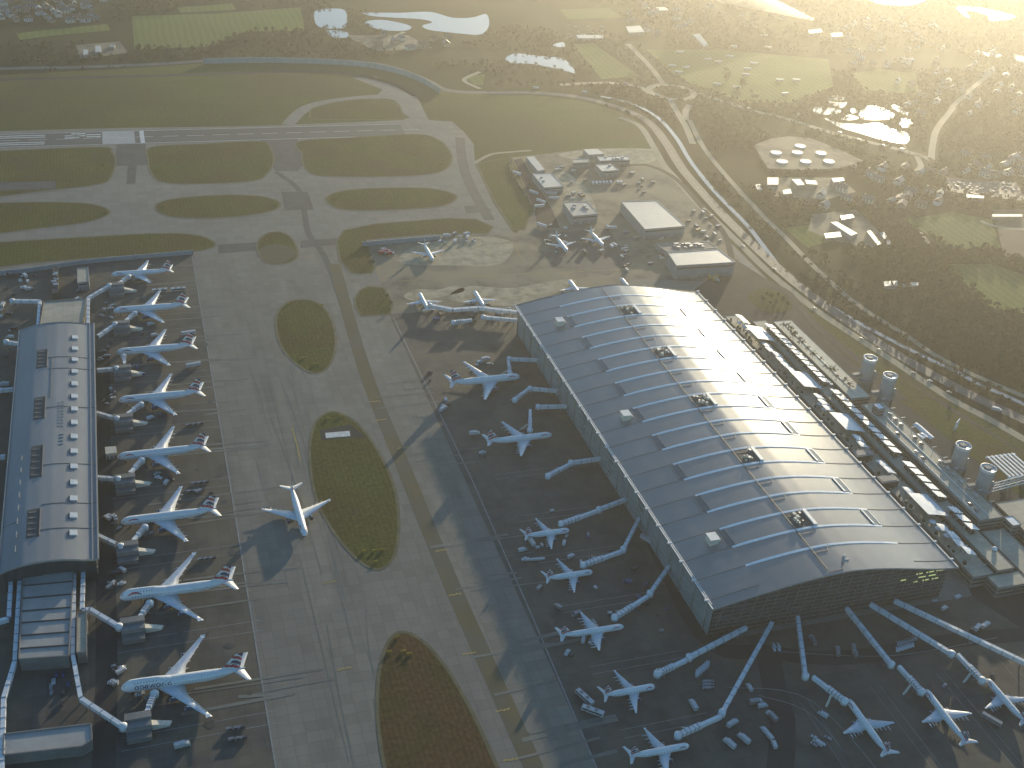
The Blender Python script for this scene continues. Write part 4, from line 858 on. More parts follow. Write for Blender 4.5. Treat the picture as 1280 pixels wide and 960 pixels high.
for y, s in ((149, 'farther of two dark glazed boxes among the canopies'), (114.6, 'nearer of two dark glazed boxes among the canopies')):
    e = empty('glazed_box', (204, y-4, 0), 0, s, 'lift tower'); b = MB(); b.box(-8, 7, -4, 4, 0, 15); b.build('wall', M_glass, e); b = MB(); b.box(-8.3, 7.3, -4.3, 4.3, 15, 15.5); b.box(-7, 6, -3, 3, 15.5, 15.7); b.build('roof', M_bgrey, e)
e = empty('deck_wall', (251, 128, 16.6), 0, 'pale parapet wall running down the middle of the garage roof deck', 'wall'); b = MB(); b.bar((0, -75, 0), (0, 75, 0), .5, .7); b.build('coping', M_gutter, e)
e = empty('deck_wall', (243, 128, 16.6), 0, 'pale parapet wall along the inner edge of the garage roof deck', 'wall'); b = MB(); b.bar((0, -75, 0), (0, 75, 0), .5, .6); b.build('coping', M_gutter, e)
e = empty('deck_wall', (247.5, 285, 15.1), 0, 'low pale wall beside the shrubs on the sunlit terrace', 'wall'); b = MB(); b.bar((0, -62, 0), (0, 62, 0), .5, .5); b.build('coping', M_gutter, e)
plp = empty('planter', (0, 0, 0), 0, 'pale square planter on the podium beside the white canopies', 'planter', 'planters on the podium'); b = MB(); b.box(-1.2, 1.2, -1.2, 1.2, 0, .9); b.build('tub', M_pale, plp); b = MB(); b.lathe([(0, .9), (1.1, 1.0), (1.2, 1.9), (.6, 2.8), (0, 3.0)], 8); b.build('shrub', M_leaf3, plp)
k = 0
for y in np.arange(15, 375, 7.3):
    for x in (205, 219):
        if random.random() < .75: o = plp if k == 0 else copy_tree(plp); k += 1; o.location = (x+random.uniform(-.8, .8), y+random.uniform(-2, 2), 9.65); o.scale = [random.uniform(.7, 1.3)]*3
lpp = empty('lamp_post', (0, 0, 0), 0, 'slim lamp post with two arms on the garage roof deck', 'lamp post', 'lamp posts on the garage'); b = MB(); b.tube([(0, 0, 0), (0, 0, 9)], [.16, .1], 6); b.build('pole', M_steel, lpp); b = MB(); b.box(-2, 2, -.2, .2, 9, 9.25); b.build('lamp_head', M_gutter, lpp)
for k, y in enumerate(range(58, 205, 14)): o = lpp if k == 0 else copy_tree(lpp); o.location = (254.5, y, 16.7)
# round towers behind the garage
def tower(x, y, h, label):
    e = empty('round_tower', (x, y, 0), 0, label, 'tower'); R_ = 5.6
    b = MB(); b.lathe([(0, 0), (R_, 0), (R_, h-1.2)], 28); d = b.build('drum', M_drum, e)
    b = MB(); b.lathe([(R_+.25, h-1.6), (R_+.5, h-.2), (R_+.5, h+.8), (R_-.1, h+.8), (R_-.1, h+.2), (0, h+.25)], 28); b.build('rim', M_gutter, d)
    b = MB(); b.box(-2.6, 1.4, -1.5, 2.6, h+.2, h+1.2); b.bar((-4.5, 0, h+.2), (4.5, .4, h+.2), .5, .6); b.build('roof_hatch', M_bgrey, d)
    for k in range(3):
        b = MB(); a = .1+k*.45; px_, py_ = (R_+1.3)*math.cos(a), (R_+1.3)*math.sin(a)-3; b.lathe([(0, 0), (1.3, 0), (1.3, h*.62), (.8, h*.62+1.0), (0, h*.62+1.2)], 12, 0, (px_, py_, 0)); b.build('duct', M_steel, d)
    b = MB(); b.lathe([(R_, h*.42), (R_+1.4, h*.42), (R_+1.4, h*.42+.5), (R_, h*.42+.5)], 24); b.build('gallery', M_bgrey, d)
    b = MB(); b.box(-14, -R_+.3, -1.6, 1.6, h*.52, h*.52+2.6); b.build('link_bridge', M_bgrey, e)
tower(270.5, 246, 35, 'tall ribbed round tower, farthest of four behind the garage')
tower(271, 217, 35, 'tall round tower, second farthest of four behind the garage')
tower(270.5, 116, 33, 'round tower beside the shaded garden, third of four behind the garage')
tower(270.5, 86, 33, 'round tower closest to the right edge, beside the striped frame')
blk('stair_core', 'stair tower', 'dark stair core with blue-white cap on the garage edge between towers', 243, 249, 187, 195, 24, M_fabric, M_cwall, .4)
blk('stair_core', 'stair tower', 'white-capped stair core on the lower right ramp', 262.5, 270, 40, 50, 16, M_fabric, M_cwall, .4)
gcp = canopy_proto('garden_canopy', 4.5, 7, 4, 1.0, 'small white garden canopy behind the garage, in a short row', 'canopy', 'garden canopies')
for i in range(9):
    q = G(1147+i*2.9, 532+i*2.6, 4) if i < 6 else G(1149+(i-6)*5, 546-(i-6)*1.5, 4); o = gcp if i == 0 else copy_tree(gcp); o.location = (q[0], q[1], 0); o.rotation_euler.z = .2
q = G(1193, 540); e = empty('white_board', (q[0], q[1], 0), .6, 'white upright board on posts in the shaded garden behind the garage', 'board')
b = MB(); b.box(-4, 4, -.3, .3, 3.5, 12); b.build('board', M_fabric, e)
for sx in (-3, 3):
    b = MB(); b.tube([(sx, .5, 0), (sx, .5, 11)], .3, 6); b.build('post', M_steel, e)
q = G(1262, 583, 8); e = empty('striped_frame', (q[0], q[1], 0), 0, 'white slatted roof frame at the right edge beside the last round tower', 'pergola')
for k in range(7):
    b = MB(); b.box(-12+k*4, -10.4+k*4, -14, 14, 9, 9.8); b.build('slat', M_fabric, e)
for sy in (-14, 13):
    b = MB(); b.box(-13, 16, sy, sy+1, 8, 9); b.build('beam', M_fabric, e)
for sx, sy in ((-11, -13), (13, -13), (-11, 13), (13, 13)):
    b = MB(); b.tube([(sx, sy, 0), (sx, sy, 8)], .4, 6); b.build('post', M_steel, e)
q = G(1257, 606, 8); e = empty('white_gantry', (q[0], q[1], 0), .12, 'white lattice gantry beside the slatted frame at the right edge', 'gantry')
b = MB()
for yy in (-2.5, 2.5):
    for zz_ in (7, 10): b.bar((-22, yy, zz_), (24, yy, zz_), .5, .5)
    for k in range(12): b.tube([(-22+k*4, yy, 7 if k % 2 else 10), (-18+k*4, yy, 10 if k % 2 else 7)], .18, 5)
b.build('truss', M_fabric, e)
for sx in (-20, 0, 20):
    b = MB(); b.box(sx-.4, sx+.4, -2.2, 2.2, 0, 7); b.build('pier', M_cwall, e)
q = G(1241, 692, 9); e = empty('domed_kiosk', (q[0], q[1], 9.1), 0, 'small white domed kiosk with long shadow on the ramp deck', 'kiosk')
b = MB(); b.lathe([(1.6, 0), (1.6, 4)], 14); b.build('wall', M_cwall, e); b = MB(); b.lathe([(2.0, 4), (1.7, 5), (.9, 5.7), (0, 5.9)], 14); b.build('dome', M_fabric, e)
# loop ramp
road('loop_ramp', [(962, 405), (938, 382), (916, 364), (914, 356), (930, 352), (956, 354), (982, 364), (998, 382), (1015, 402), (1040, 424), (1085, 460), (1130, 500)], 9, 0.22, M_asph)
area('grass', [(935, 372), (945, 362), (965, 362), (985, 372), (990, 386), (965, 392), (950, 388)], 0.21, M_isl, smooth=True)
road('service_road', [(905, 372), (935, 398), (990, 460), (1060, 532), (1140, 612), (1215, 695)], 16, 0.19, M_asph)
area('garden', [(1000, 380), (1090, 445), (1190, 515), (1300, 580), (1300, 640), (1220, 575), (1130, 505), (1070, 455), (1010, 405)], 0.2, M_isl)

# ------------------------------------------------------------------ sheds and hangars beyond
def shed(px, z, name, label, cat='building', mr=M_sroof, mw=M_shed, parapet=True, extras=0, door=True, sc=None):
    P = np.array([G(*p, z) for p in px])[:, :2]; c = P.mean(0); P = P-c; ar = sum(P[i][0]*P[(i+1) % 4][1]-P[(i+1) % 4][0]*P[i][1] for i in range(4))
    if ar < 0: P = P[::-1]
    e = empty(name, (c[0], c[1], 0), 0, label, cat)
    b = MB(); b.prism([tuple(p) for p in P], 0, z); w_ = b.build('wall', mw, e)
    b = MB(); b.prism([tuple(p*.985) for p in P], z+.004, z+.3); r_ = b.build('roof', mr, e)
    if parapet:
        b = MB()
        for i in range(4): b.bar((*P[i], z), (*P[(i+1) % 4], z), .7, .7)
        b.build('parapet', mw, r_)
    if extras:
        b = MB()
        for k in range(extras):
            u, v = rng.uniform(.2, .8, 2); p = (P[0]*(1-u)+P[1]*u)*(1-v)+(P[3]*(1-u)+P[2]*u)*v; s_ = rng.uniform(.8, 2.2); b.box(p[0]-s_, p[0]+s_, p[1]-s_*.7, p[1]+s_*.7, z+.3, z+.3+s_)
        b.build('roof_plant', M_steel, r_)
    if door:
        i = min(range(4), key=lambda k: (P[k]+P[(k+1) % 4])[1]); a, d = P[i], P[(i+1) % 4]; b = MB(); u = (d-a)/np.linalg.norm(d-a); n_ = np.array([u[1], -u[0]])
        for k in range(3):
            m_ = a+(d-a)*(k+.5)/3; h = min(4.5, z*.6); wd = np.linalg.norm(d-a)*.11; q0, q1 = m_-u*wd+n_*.06, m_+u*wd+n_*.06; b.add([(*q0, .1), (*q1, .1), (*q1, h), (*q0, h)], [(0, 1, 2, 3)])
        b.build('door', M_bgrey, w_)
        b = MB()
        if z > 6:
            q0, q1 = a+u*1+n_*.05, d-u*1+n_*.05; b.add([(*q0, z*.72), (*q1, z*.72), (*q1, z*.85), (*q0, z*.85)], [(0, 1, 2, 3)]); b.build('window_band', M_dark, w_)
    return e
def zd(a, b): return (620+a/4, 180+b/4)
shed([zd(625, 290), zd(803, 285), zd(945, 412), zd(745, 428)], 12, 'hangar', 'large hangar with cream roof inside a blue-grey parapet', 'hangar')
shed([zd(860, 545), zd(1110, 528), zd(1195, 592), zd(902, 610)], 15, 'hangar', 'tall hangar with tan roof nearest the far terminal corner', 'hangar')
shed([zd(335, 292), zd(455, 290), zd(510, 350), zd(385, 362)], 11, 'office_block', 'flat-roofed grey office block beside two small airliners', mr=M_sroof2, extras=4)
shed([zd(182, 150), zd(275, 147), zd(338, 213), zd(240, 220)], 8, 'warehouse', 'pale-roofed warehouse left of the works yard', extras=2)
shed([zd(150, 65), zd(190, 62), zd(245, 130), zd(210, 136)], 5, 'long_shed', 'narrow long white shed at the yard corner by the grass', parapet=False)
shed([zd(437, 28), zd(510, 26), zd(540, 50), zd(465, 55)], 6, 'warehouse', 'small bright-roofed shed farthest in the works yard', parapet=False)
shed([zd(505, 65), zd(660, 62), zd(670, 80), zd(520, 86)], 7, 'warehouse', 'long narrow shed with a rough dark roof edge in the works yard', extras=6)
shed([zd(385, 78), zd(460, 76), zd(466, 92), zd(385, 96)], 7, 'warehouse', 'small grey block with a big shadow left of the long shed', mr=M_sroof2)
shed([zd(497, 105), zd(577, 102), zd(615, 132), zd(530, 138)], 8, 'warehouse', 'square cream-roofed shed in the middle of the works yard', extras=1)
shed([zd(800, 500), zd(1060, 488), zd(1105, 520), zd(855, 540)], 6, 'scrap_shed', 'low cluttered roof area behind the tall tan hangar', mr=M_cwall, extras=30, door=False)
shed([(97, 336), (110, 335), (111, 352), (97, 354)], 9, 'box_building', 'pale square box building beyond the satellite end', mr=M_deck, parapet=True)
shed([(67, 334), (72, 334), (72, 367), (66, 367)], 6, 'light_rack', 'dark rack lined with lamps beyond the satellite end', 'rack', M_black, M_black, extras=10, door=False)
shed([(131, 559), (145, 558), (146, 566), (132, 568)], 5, 'box_shed', 'cream box shed at an airliner nose beside the satellite', 'shed', M_pale, M_pale, parapet=False)
for i, (px, z, s) in enumerate([([(959, 222), (973, 222), (973, 231), (959, 231)], 7, 'square white-roofed building below the round settling tanks'), ([(989, 224), (1000, 224), (1006, 231), (997, 232)], 6, 'tilted pale-roofed building right of the square white one'), ([(1006, 225), (1020, 226), (1022, 231), (1008, 230)], 5, 'thin pale-roofed building right of the settling works'), ([(1039, 223), (1054, 222), (1056, 226), (1042, 228)], 5, 'bright low shed at the right end of the settling works'), ([(978, 238), (988, 236), (990, 242), (979, 243)], 5, 'glinting shed at the front of the settling works'), ([(944, 231), (950, 230), (953, 237), (947, 238)], 4, 'small pale shed at the left front of the settling works'),
    ([(1038, 278), (1046, 277), (1072, 292), (1064, 295)], 5, 'long lit shed slanting across the small farm yard'), ([(1050, 270), (1065, 268), (1068, 272), (1052, 275)], 4, 'pale shed behind the long slanting farm shed'), ([(1083, 289), (1088, 288), (1102, 305), (1097, 307)], 4, 'thin grey farm shed, left of the last two'), ([(1100, 291), (1105, 290), (1115, 305), (1110, 306)], 4, 'thin grey farm shed, rightmost of the yard'), ([(1030, 292), (1050, 290), (1052, 296), (1032, 298)], 4, 'bright low shed on the left of the farm yard'), ([(1104, 352), (1122, 351), (1122, 357), (1106, 358)], 4, 'pale shed alone in the dark woodland'), ([(1128, 354), (1148, 353), (1148, 357), (1130, 358)], 4, 'second pale shed beside a track in the dark woodland'),
    ([(1208, 243), (1230, 245), (1230, 248), (1208, 247)], 5, 'bright long low roof beside the packed car park'), ([(1240, 268), (1278, 268), (1278, 271), (1240, 271)], 4, 'long pale low building by the bare field at the right'), ([(119, 57), (126, 57), (126, 65), (119, 65)], 6, 'bright white square building between roads at the upper left'), ([(137, 56), (144, 56), (143, 59), (137, 59)], 4, 'pale flat shed near the white square building'), ([(104, 62), (110, 62), (110, 68), (104, 69)], 5, 'little white hut left of the white square building'), ([(720, 44), (754, 44), (754, 48), (722, 48)], 5, 'white low building with a crowd of bright vehicles at the top'), ([(782, 33), (800, 32), (806, 40), (786, 41)], 6, 'blue-grey roofed shed at the hazy top'), ([(866, 43), (874, 42), (886, 56), (880, 58)], 6, 'crooked glinting greenhouse at the edge of the hazy field'), ([(1010, 38), (1026, 36), (1028, 40), (1012, 42)], 6, 'bright flat roof below the smoke'), ([(1038, 42), (1052, 41), (1054, 45), (1040, 46)], 6, 'bright flat roof right of the smoke'), ([(820, 9), (832, 9), (836, 13), (822, 13)], 6, 'pale long roof at the hazy top, left of the smoke')]):
    shed(px, z, 'far_shed', s, 'shed', M_slate if i in (16, 21, 22, 7, 10) else M_sroof, M_brick if i % 3 else M_shed, parapet=False, door=True)
# settling works: raised bed with seven round tanks
bed = [(941.6, 184), (962, 176), (985, 173), (1013, 175), (1050, 190), (1079, 204), (1048, 213), (1000, 215), (959, 213)]
b = MB(); P = [G(*p)[:2] for p in bed]; b.prism(P, 0, 3.0); POLYS.append(np.array(P)); struct('plateau', b, M_yard)
tk = empty('settling_tank', (0, 0, 0), 0, 'x', 'tank', 'seven round settling tanks')
b = MB(); b.lathe([(7.4, 0), (7.4, 1.8), (6.6, 1.8), (6.6, .9)], 24); b.build('rim', M_gutter, tk); b = MB(); b.lathe([(0, 1.5), (6.6, 1.5)], 24); b.build('cover', mat('tank_water_glint', (.8, .8, .78), (.7, .7, .7), .3, .28, spec=.8), tk)  # disc is the tank water, its bright sky glint painted in as white
for i, (a, c, s) in enumerate(((338, 110, 'farthest of the seven white round tanks on the raised bed'), (236, 138, 'leftmost white round tank of the middle row'), (326, 137, 'centre white round tank of the middle row'), (425, 140, 'right white round tank of the middle row'), (262, 175, 'left white round tank of the front row'), (361, 175, 'middle white round tank of the front row'), (459, 175, 'right white round tank of the front row'))):
    q = G(900+a/3.368, 150+c/3.368, 4); o = tk if i == 0 else copy_tree(tk); o.location = (q[0], q[1], 3.0); o['label'] = s
# screens and fences
def screen(px, h, name, label, m, cat='fence', z0=0, th=.6, posts=True):
    P = smooth_open([np.array(G(*p)[:2]) for p in px], 5); c = P[len(P)//2].copy(); e = empty(name, (c[0], c[1], 0), 0, label, cat)
    b = MB()
    for i in range(len(P)-1): b.bar((*(P[i]-c), z0), (*(P[i+1]-c), z0), th, h)
    b.build('screen_panel', m, e)
    b = MB()
    for i in range(0, len(P)): b.box(P[i][0]-c[0]-.4, P[i][0]-c[0]+.4, P[i][1]-c[1]-.8, P[i][1]-c[1]+.8, 0, h+.5)
    each(b, 'post', M_steel, e); return e
screen([(255, 80), (330, 78.5), (420, 81), (475, 87), (520, 100), (550, 117)], 8, 'noise_barrier', 'tall teal noise barrier curving along the road beyond the runway', M_teal)
screen([(-60, 350), (30, 341), (116, 329), (241, 318)], 4.5, 'blast_screen', 'grey-blue blast screen along the far end of the left stands', M_blast)
screen([(453, 308), (500, 304), (549, 300)], 5, 'blast_screen', 'grey-blue blast screen at the edge of the dusty far apron', M_blast)
screen([(640, 200), (638, 215), (668, 264)], 2.5, 'mesh_fence', 'dark wire fence between the grass and the works yard', M_black, th=.2)

# ------------------------------------------------------------------ vehicles
def wheels(e, xs_, y, r):
    for x in xs_:
        for s_ in (-1, 1): b = MB(); b.tube([(x, s_*y-.12, r), (x, s_*y+.12, r)], r, 8); b.build('wheel', M_tyre, e)
def vehicle(kind, paint):
    e = empty({'car': 'parked_car', 'van': 'service_van', 'bus': 'apron_bus', 'truck': 'box_truck', 'cart': 'baggage_cart', 'tug': 'tow_tug', 'trailer': 'cargo_trailer'}[kind], (0, 0, 0), 0, 'x', {'car': 'car', 'van': 'van', 'bus': 'bus', 'truck': 'truck', 'cart': 'cart', 'tug': 'tug', 'trailer': 'trailer'}[kind])
    def body(l, w_, prof, nm='body', m=paint):
        n = len(prof); b = MB(); vs = [(x, s_*(w_/2 if z < 1.15 or kind != 'car' else w_/2*.84), z) for s_ in (-1, 1) for x, z in prof]
        b.add(vs, [tuple(range(n))[::1], tuple(range(2*n-1, n-1, -1))]+[((i+1) % n, i, n+i, n+(i+1) % n) for i in range(n)]); return b.build(nm, m, e)
    if kind == 'car':
        body(4.4, 1.8, [(-2.2, .35), (2.2, .35), (2.2, .85), (1.1, 1.0), (.4, 1.5), (-1.2, 1.5), (-1.8, 1.0), (-2.2, .95)]); b = MB(); b.add([(1.08, -.72, 1.04), (1.08, .72, 1.04), (.45, .68, 1.47), (.45, -.68, 1.47)], [(0, 1, 2, 3)]); b.add([(1.1, -.72, 1.06), (1.1, .72, 1.06), (.47, .68, 1.5), (.47, -.68, 1.5)], [(0, 1, 2, 3)]); b.build('windscreen', M_dark, e); wheels(e, (-1.35, 1.35), .85, .33)
    elif kind == 'van':
        body(6.2, 2.2, [(-3.1, .4), (3.1, .4), (3.1, 1.2), (2.3, 1.5), (1.6, 2.5), (-3.1, 2.6)]); b = MB(); b.add([(2.3, -1, 1.56), (2.3, 1, 1.56), (1.65, .95, 2.46), (1.65, -.95, 2.46)], [(0, 1, 2, 3)]); b.build('windscreen', M_dark, e).location.x = .04; wheels(e, (-2, 2), 1.05, .4)
    elif kind == 'bus':
        body(13.5, 3.0, [(-6.7, .4), (6.7, .4), (6.7, 1.6), (6.5, 3.0), (-6.7, 3.05)])
        for s_ in (-1, 1):
            b = MB(); b.box(-6, 6, s_*1.53-.02, s_*1.53+.02, 1.5, 2.5); b.build('window_band', M_dark, e)
        b = MB(); b.box(-3, -1, -.8, .8, 3.05, 3.35); b.box(2, 4, -.8, .8, 3.05, 3.35); b.build('roof_unit', M_bgrey, e); wheels(e, (-4.3, 4.3), 1.4, .5)
    elif kind == 'truck':
        b = MB(); b.box(-4.2, 1.9, -1.25, 1.25, 1.0, 3.7); b.build('cargo_box', paint, e); body(2.2, 2.4, [(2.1, .5), (4.3, .5), (4.3, 1.5), (3.9, 2.6), (2.1, 2.7)], 'cab', M_vw); b = MB(); b.add([(4.31, -1.05, 1.5), (4.31, 1.05, 1.5), (3.95, 1, 2.5), (3.95, -1, 2.5)], [(0, 1, 2, 3)]); b.build('windscreen', M_dark, e); b = MB(); b.box(-4.2, 4.2, -.6, .6, .55, .95); b.build('chassis', M_black, e); wheels(e, (-3.2, -2, 3.2), 1.1, .5)
    elif kind == 'cart':
        b = MB(); b.box(-1.5, 1.5, -.8, .8, .4, .6); b.build('bed', M_steel, e); b = MB(); b.box(-1.4, 1.4, -.75, .75, .6, 1.9); b.build('cover', paint, e); wheels(e, (-1, 1), .75, .25)
    elif kind == 'tug':
        body(5.5, 2.4, [(-2.7, .3), (2.7, .3), (2.7, 1.2), (.9, 1.3), (.6, 2.2), (-.7, 2.2), (-.9, 1.3), (-2.7, 1.2)]); b = MB(); b.add([(.93, -1, 1.35), (.93, 1, 1.35), (.64, .95, 2.15), (.64, -.95, 2.15)], [(0, 1, 2, 3)]); b.build('windscreen', M_dark, e); wheels(e, (-1.7, 1.7), 1.15, .5)
    elif kind == 'trailer':
        b = MB(); b.box(-6, 6, -1.25, 1.25, 1.1, 3.9); b.build('cargo_box', paint, e); b = MB(); b.box(-5.8, 5.8, -.5, .5, .7, 1.1); b.build('chassis', M_black, e); wheels(e, (-4.5, -3.3, 4), 1.1, .5)
    return e
PROTO = {}
PNT = {'w': M_vw, 's': M_vs, 'b': M_vb, 'r': M_vr, 'y': M_vy, 'd': M_vd}
def park(kind, col, px_, py_, deg, label, group, z=0.25, world=None):
    k = (kind, col); new = k not in PROTO
    if new: PROTO[k] = vehicle(kind, PNT[col])
    o = PROTO[k] if new else copy_tree(PROTO[k]); q = world or G(px_, py_)
    o.location = (q[0], q[1], z); o.rotation_euler = (0, 0, math.radians(deg)); o['label'] = label; o['group'] = group if group else 'ground vehicles'
def cluster(items, label, group):
    for kind, col, a, c, deg in items: park(kind, col, a, c, deg, label, group)
# single big ones
park('bus', 'w', 730.5, 874, 112, 'white apron bus behind a shaded airliner tail, upper of two parked end to end', None)
park('bus', 'w', 740.5, 891, 140, 'white apron bus behind a shaded airliner tail, lower of two parked end to end', None)
park('trailer', 'w', 809, 678, 120, 'long pale trailer parked tight against the terminal wall', None)
park('truck', 'w', 664, 680, 95, 'white box truck under the tail of the topmost shaded airliner', None)
park('truck', 'w', 593, 544, 0, 'white box truck at the tail of the mid-sized docked airliner', None)
park('trailer', 'w', 236, 419, 8, 'white trailer behind an airliner tail on the left row, upper one', None)
park('trailer', 'w', 242, 459, 10, 'white trailer behind an airliner tail on the left row, lower one', None)
park('bus', 'w', 200, 365, 2, 'white bus beyond a left-row wing, left of a pair', None)
park('bus', 'w', 223, 363.5, 2, 'white bus beyond a left-row wing, right of a pair', None)
park('truck', 'w', 228, 934, 8, 'small white truck on the open stand below the lettered jumbo jet', None)
park('truck', 'w', 1245, 514, -32, 'white lorry driving on the curved main road at the right', None)
park('truck', 'w', 4, 383, 80, 'white truck at the left edge beyond the satellite', None)
for i, (x, y, a, s) in enumerate(((646, 219, 125, 'white trailer highest along the fence of the works yard'), (667, 243, 125, 'white trailer by the yard fence, middle of the line'), (676, 254, 125, 'white trailer by the yard fence, tilted beside a flat one'), (674, 260, 5, 'white trailer parked square at the yard bottom'), (692, 250, -10, 'white trailer beside the warehouse, lower one'), (689, 244, -10, 'white trailer beside the warehouse, upper one'), (677, 284, 130, 'white trailer in shade left of the office block'))):
    park('trailer', 'w', x, y, a, s, 'trailers in the works yard')
for i in range(8): park('truck', 'w', 741+i*4.4 if i < 6 else 772+(i-6)*4, 231-.2*i, 75, 'cream truck in the row parked behind the big hangar', 'row of trucks behind the hangar')
park('trailer', 'w', 764, 287, -12, 'pale trailer beside the big hangar shadow', None)
# clusters of small vehicles
cluster([('van', 'w', 653, 689, 10), ('cart', 'w', 672, 686, 0), ('van', 'w', 705, 680, 60), ('cart', 'w', 677, 683, 90), ('cart', 'd', 687, 684, 0)], 'small service vehicle beside the topmost shaded airliner', 'vehicles round the topmost shaded airliner')
cluster([('cart', 'w', 660+i*4.5, 701.5-.3*i, 0) for i in range(5)]+[('tug', 'w', 656.5, 700.5, 0)], 'white cart in the short baggage train between two shaded airliners', 'baggage train between shaded airliners')
park('van', 'w', 714, 697, 20, 'white van beside the far wing of the second shaded airliner', None)
cluster([('van', 'w', 729, 801, 60), ('cart', 'w', 738, 805, 0), ('tug', 'w', 709, 817, 45), ('cart', 'd', 714, 821, 40)], 'service vehicle by the near wing of the longest shaded airliner', 'vehicles round the longest shaded airliner')
cluster([('tug', 'w', 553, 509, 50), ('van', 'w', 557, 501, 80), ('truck', 'w', 554, 513, 40), ('cart', 'd', 560, 507, 0), ('tug', 'd', 537, 467, 30), ('cart', 'd', 538, 476, 60)], 'tug or service truck behind the tail of the large airliner', 'vehicles behind the large airliner tail')
cluster([('van', 'w', 600, 454, 20), ('truck', 'w', 607, 451, 15), ('cart', 'w', 596, 458, 0), ('van', 's', 612, 457, 0), ('cart', 'd', 603, 449, 0)], 'loader vehicle beyond the far wing of the large airliner', 'loaders round the large airliner')
cluster([('tug', 'w', 603, 567, 0), ('cart', 'd', 604, 571, 0)], 'lone tug below the mid-sized docked airliner tail', 'tug below the mid-sized airliner')
cluster([('van', 's', 663+i*11+3*math.sin(i*3), 735+7*i+6*math.sin(i*5), 40*i) if i % 2 else ('cart', 'w', 690+9*i, 640+16*i, 20*i) for i in range(9)], 'scattered apron vehicle between the empty jet bridges', 'scattered apron vehicles in shade')
cluster([('van', 'w', 800+random.uniform(-25, 60), 690+random.uniform(0, 130), random.uniform(0, 180)) for i in range(0)], '', '')
cluster([(random.choice(['van', 'cart', 'tug', 'cart']), random.choice('ssdddb'), 735+i*7.1+random.uniform(-16, 16), 662+i*8.3+random.uniform(-8, 22), random.uniform(0, 180)) for i in range(15)], 'small vehicle on the dark stands along the terminal side', 'small vehicles on the dark terminal stands')
cluster([('van', 'w', 871+i*2.6+(0 if i < 4 else 0), 843-2.2*i, 60) for i in range(6)], 'white van in the slanted row by the terminal corner bridge', 'vans by the corner bridge')
cluster([('car', 's', 882+3*(i % 3), 853+4*(i//3), 0) for i in range(9)], 'silver car in the small parking block by the long slanting bridge', 'cars by the slanting bridge')
cluster([('van', 'w', 936, 861, 90), ('truck', 's', 944, 880, 0), ('van', 'w', 953, 884, 0), ('truck', 'w', 915, 907, 20), ('truck', 'w', 911, 932, 110), ('truck', 'w', 929, 926, 110), ('van', 'w', 955, 915, 100), ('van', 'w', 961, 922, 100), ('van', 'w', 967, 932, 80), ('truck', 's', 964, 898, 100), ('truck', 'w', 866, 884, 90)], 'white service truck parked beside the curving apron road', 'trucks by the curving apron road')
cluster([('car', 'w', 967+6*(i % 2), 808+4*(i//2), 80) for i in range(4)]+[('truck', 's', 1015, 803, 80), ('truck', 's', 1046, 817, 60), ('truck', 's', 1066, 814, 60), ('van', 's', 1069, 819, 60)], 'vehicle standing between the two straight end bridges', 'vehicles between the end bridges')
cluster([('car', 'w' if i > 7 else 's', 1122+3.2*(i % 8)+(0 if i < 8 else -1), 806-1.0*(i % 8)+(0 if i < 8 else 7), 60) for i in range(15)], 'car in the two tidy lines below the terminal end', 'cars in two lines below the terminal')
cluster([('truck', 'w', 1221, 787, 30), ('truck', 'w', 1231, 784, 20), ('van', 'd', 1215, 788, 30), ('van', 'w', 1197, 748, 10), ('van', 'w', 1180, 762, 20), ('car', 'w', 1168, 752, 0), ('trailer', 's', 1238, 903, 120), ('van', 'w', 1028, 895, 120), ('van', 'w', 1022, 930, 120), ('car', 's', 1180, 858, 30), ('car', 'd', 1240, 845, 30)], 'vehicle on the dark apron round the three nosed-in airliners', 'vehicles round the nosed-in airliners')
cluster([('car', random.choice('wsd'), 1017+random.uniform(-4, 12)+2.3*(i % 5), 925+random.uniform(-6, 8)+4*(i//5), 120) for i in range(10)], 'car beside the apron road left of the nosed-in airliners', 'cars left of the nosed-in airliners')
for nm, (x, y) in (('the lettered jumbo jet', (143, 846)), ('the red-ribboned jumbo jet', (146, 725)), ('the airliner above the jumbo jets', (141, 650)), ('the fourth airliner from the bottom', (205, 600)), ('the middle airliner', (135, 498)), ('the trailer-tailed airliner', (133, 440)), ('the airliner past the satellite end', (132, 390)), ('the farthest left-row airliner', (104, 366))):
    cluster([(random.choice(['van', 'car', 'cart', 'tug', 'cart']), random.choice('wwssdd'), x+random.uniform(-9, 10), y+random.uniform(-14, 12), random.uniform(0, 180)) for i in range(6)], 'service vehicle bunched near the nose of '+nm, 'vehicles by the nose of '+nm)
    cluster([(random.choice(['van', 'cart', 'cart', 'tug']), random.choice('wssdb'), x+42+random.uniform(-12, 30), y+22+random.uniform(-7, 10), random.uniform(0, 30)) for i in range(3)], 'cart or van under the near wing of '+nm, 'vehicles under the wing of '+nm)
for j, (x, y, s) in enumerate(((258, 701, 'ribboned jumbo tail'), (294, 913, 'lettered jumbo tail, upper'), (297, 926, 'lettered jumbo tail, lower'), (250, 606, 'third-row tail, upper'), (244, 616, 'third-row tail, lower'), (243, 533, 'middle airliner tail'))):
    cluster([('cart', 'd' if i % 2 else 's', x-8+i*3.4, y-.4*i, 4) for i in range(6)], 'dark dolly in the dolly line behind the '+s, 'dolly line behind the '+s)
cluster([('car', random.choice('wsdb'), 60+random.uniform(0, 26), 822+random.uniform(0, 60), 90) for i in range(10)], 'car on the dim yard between the low wing and the corner building', 'cars on the dim yard')
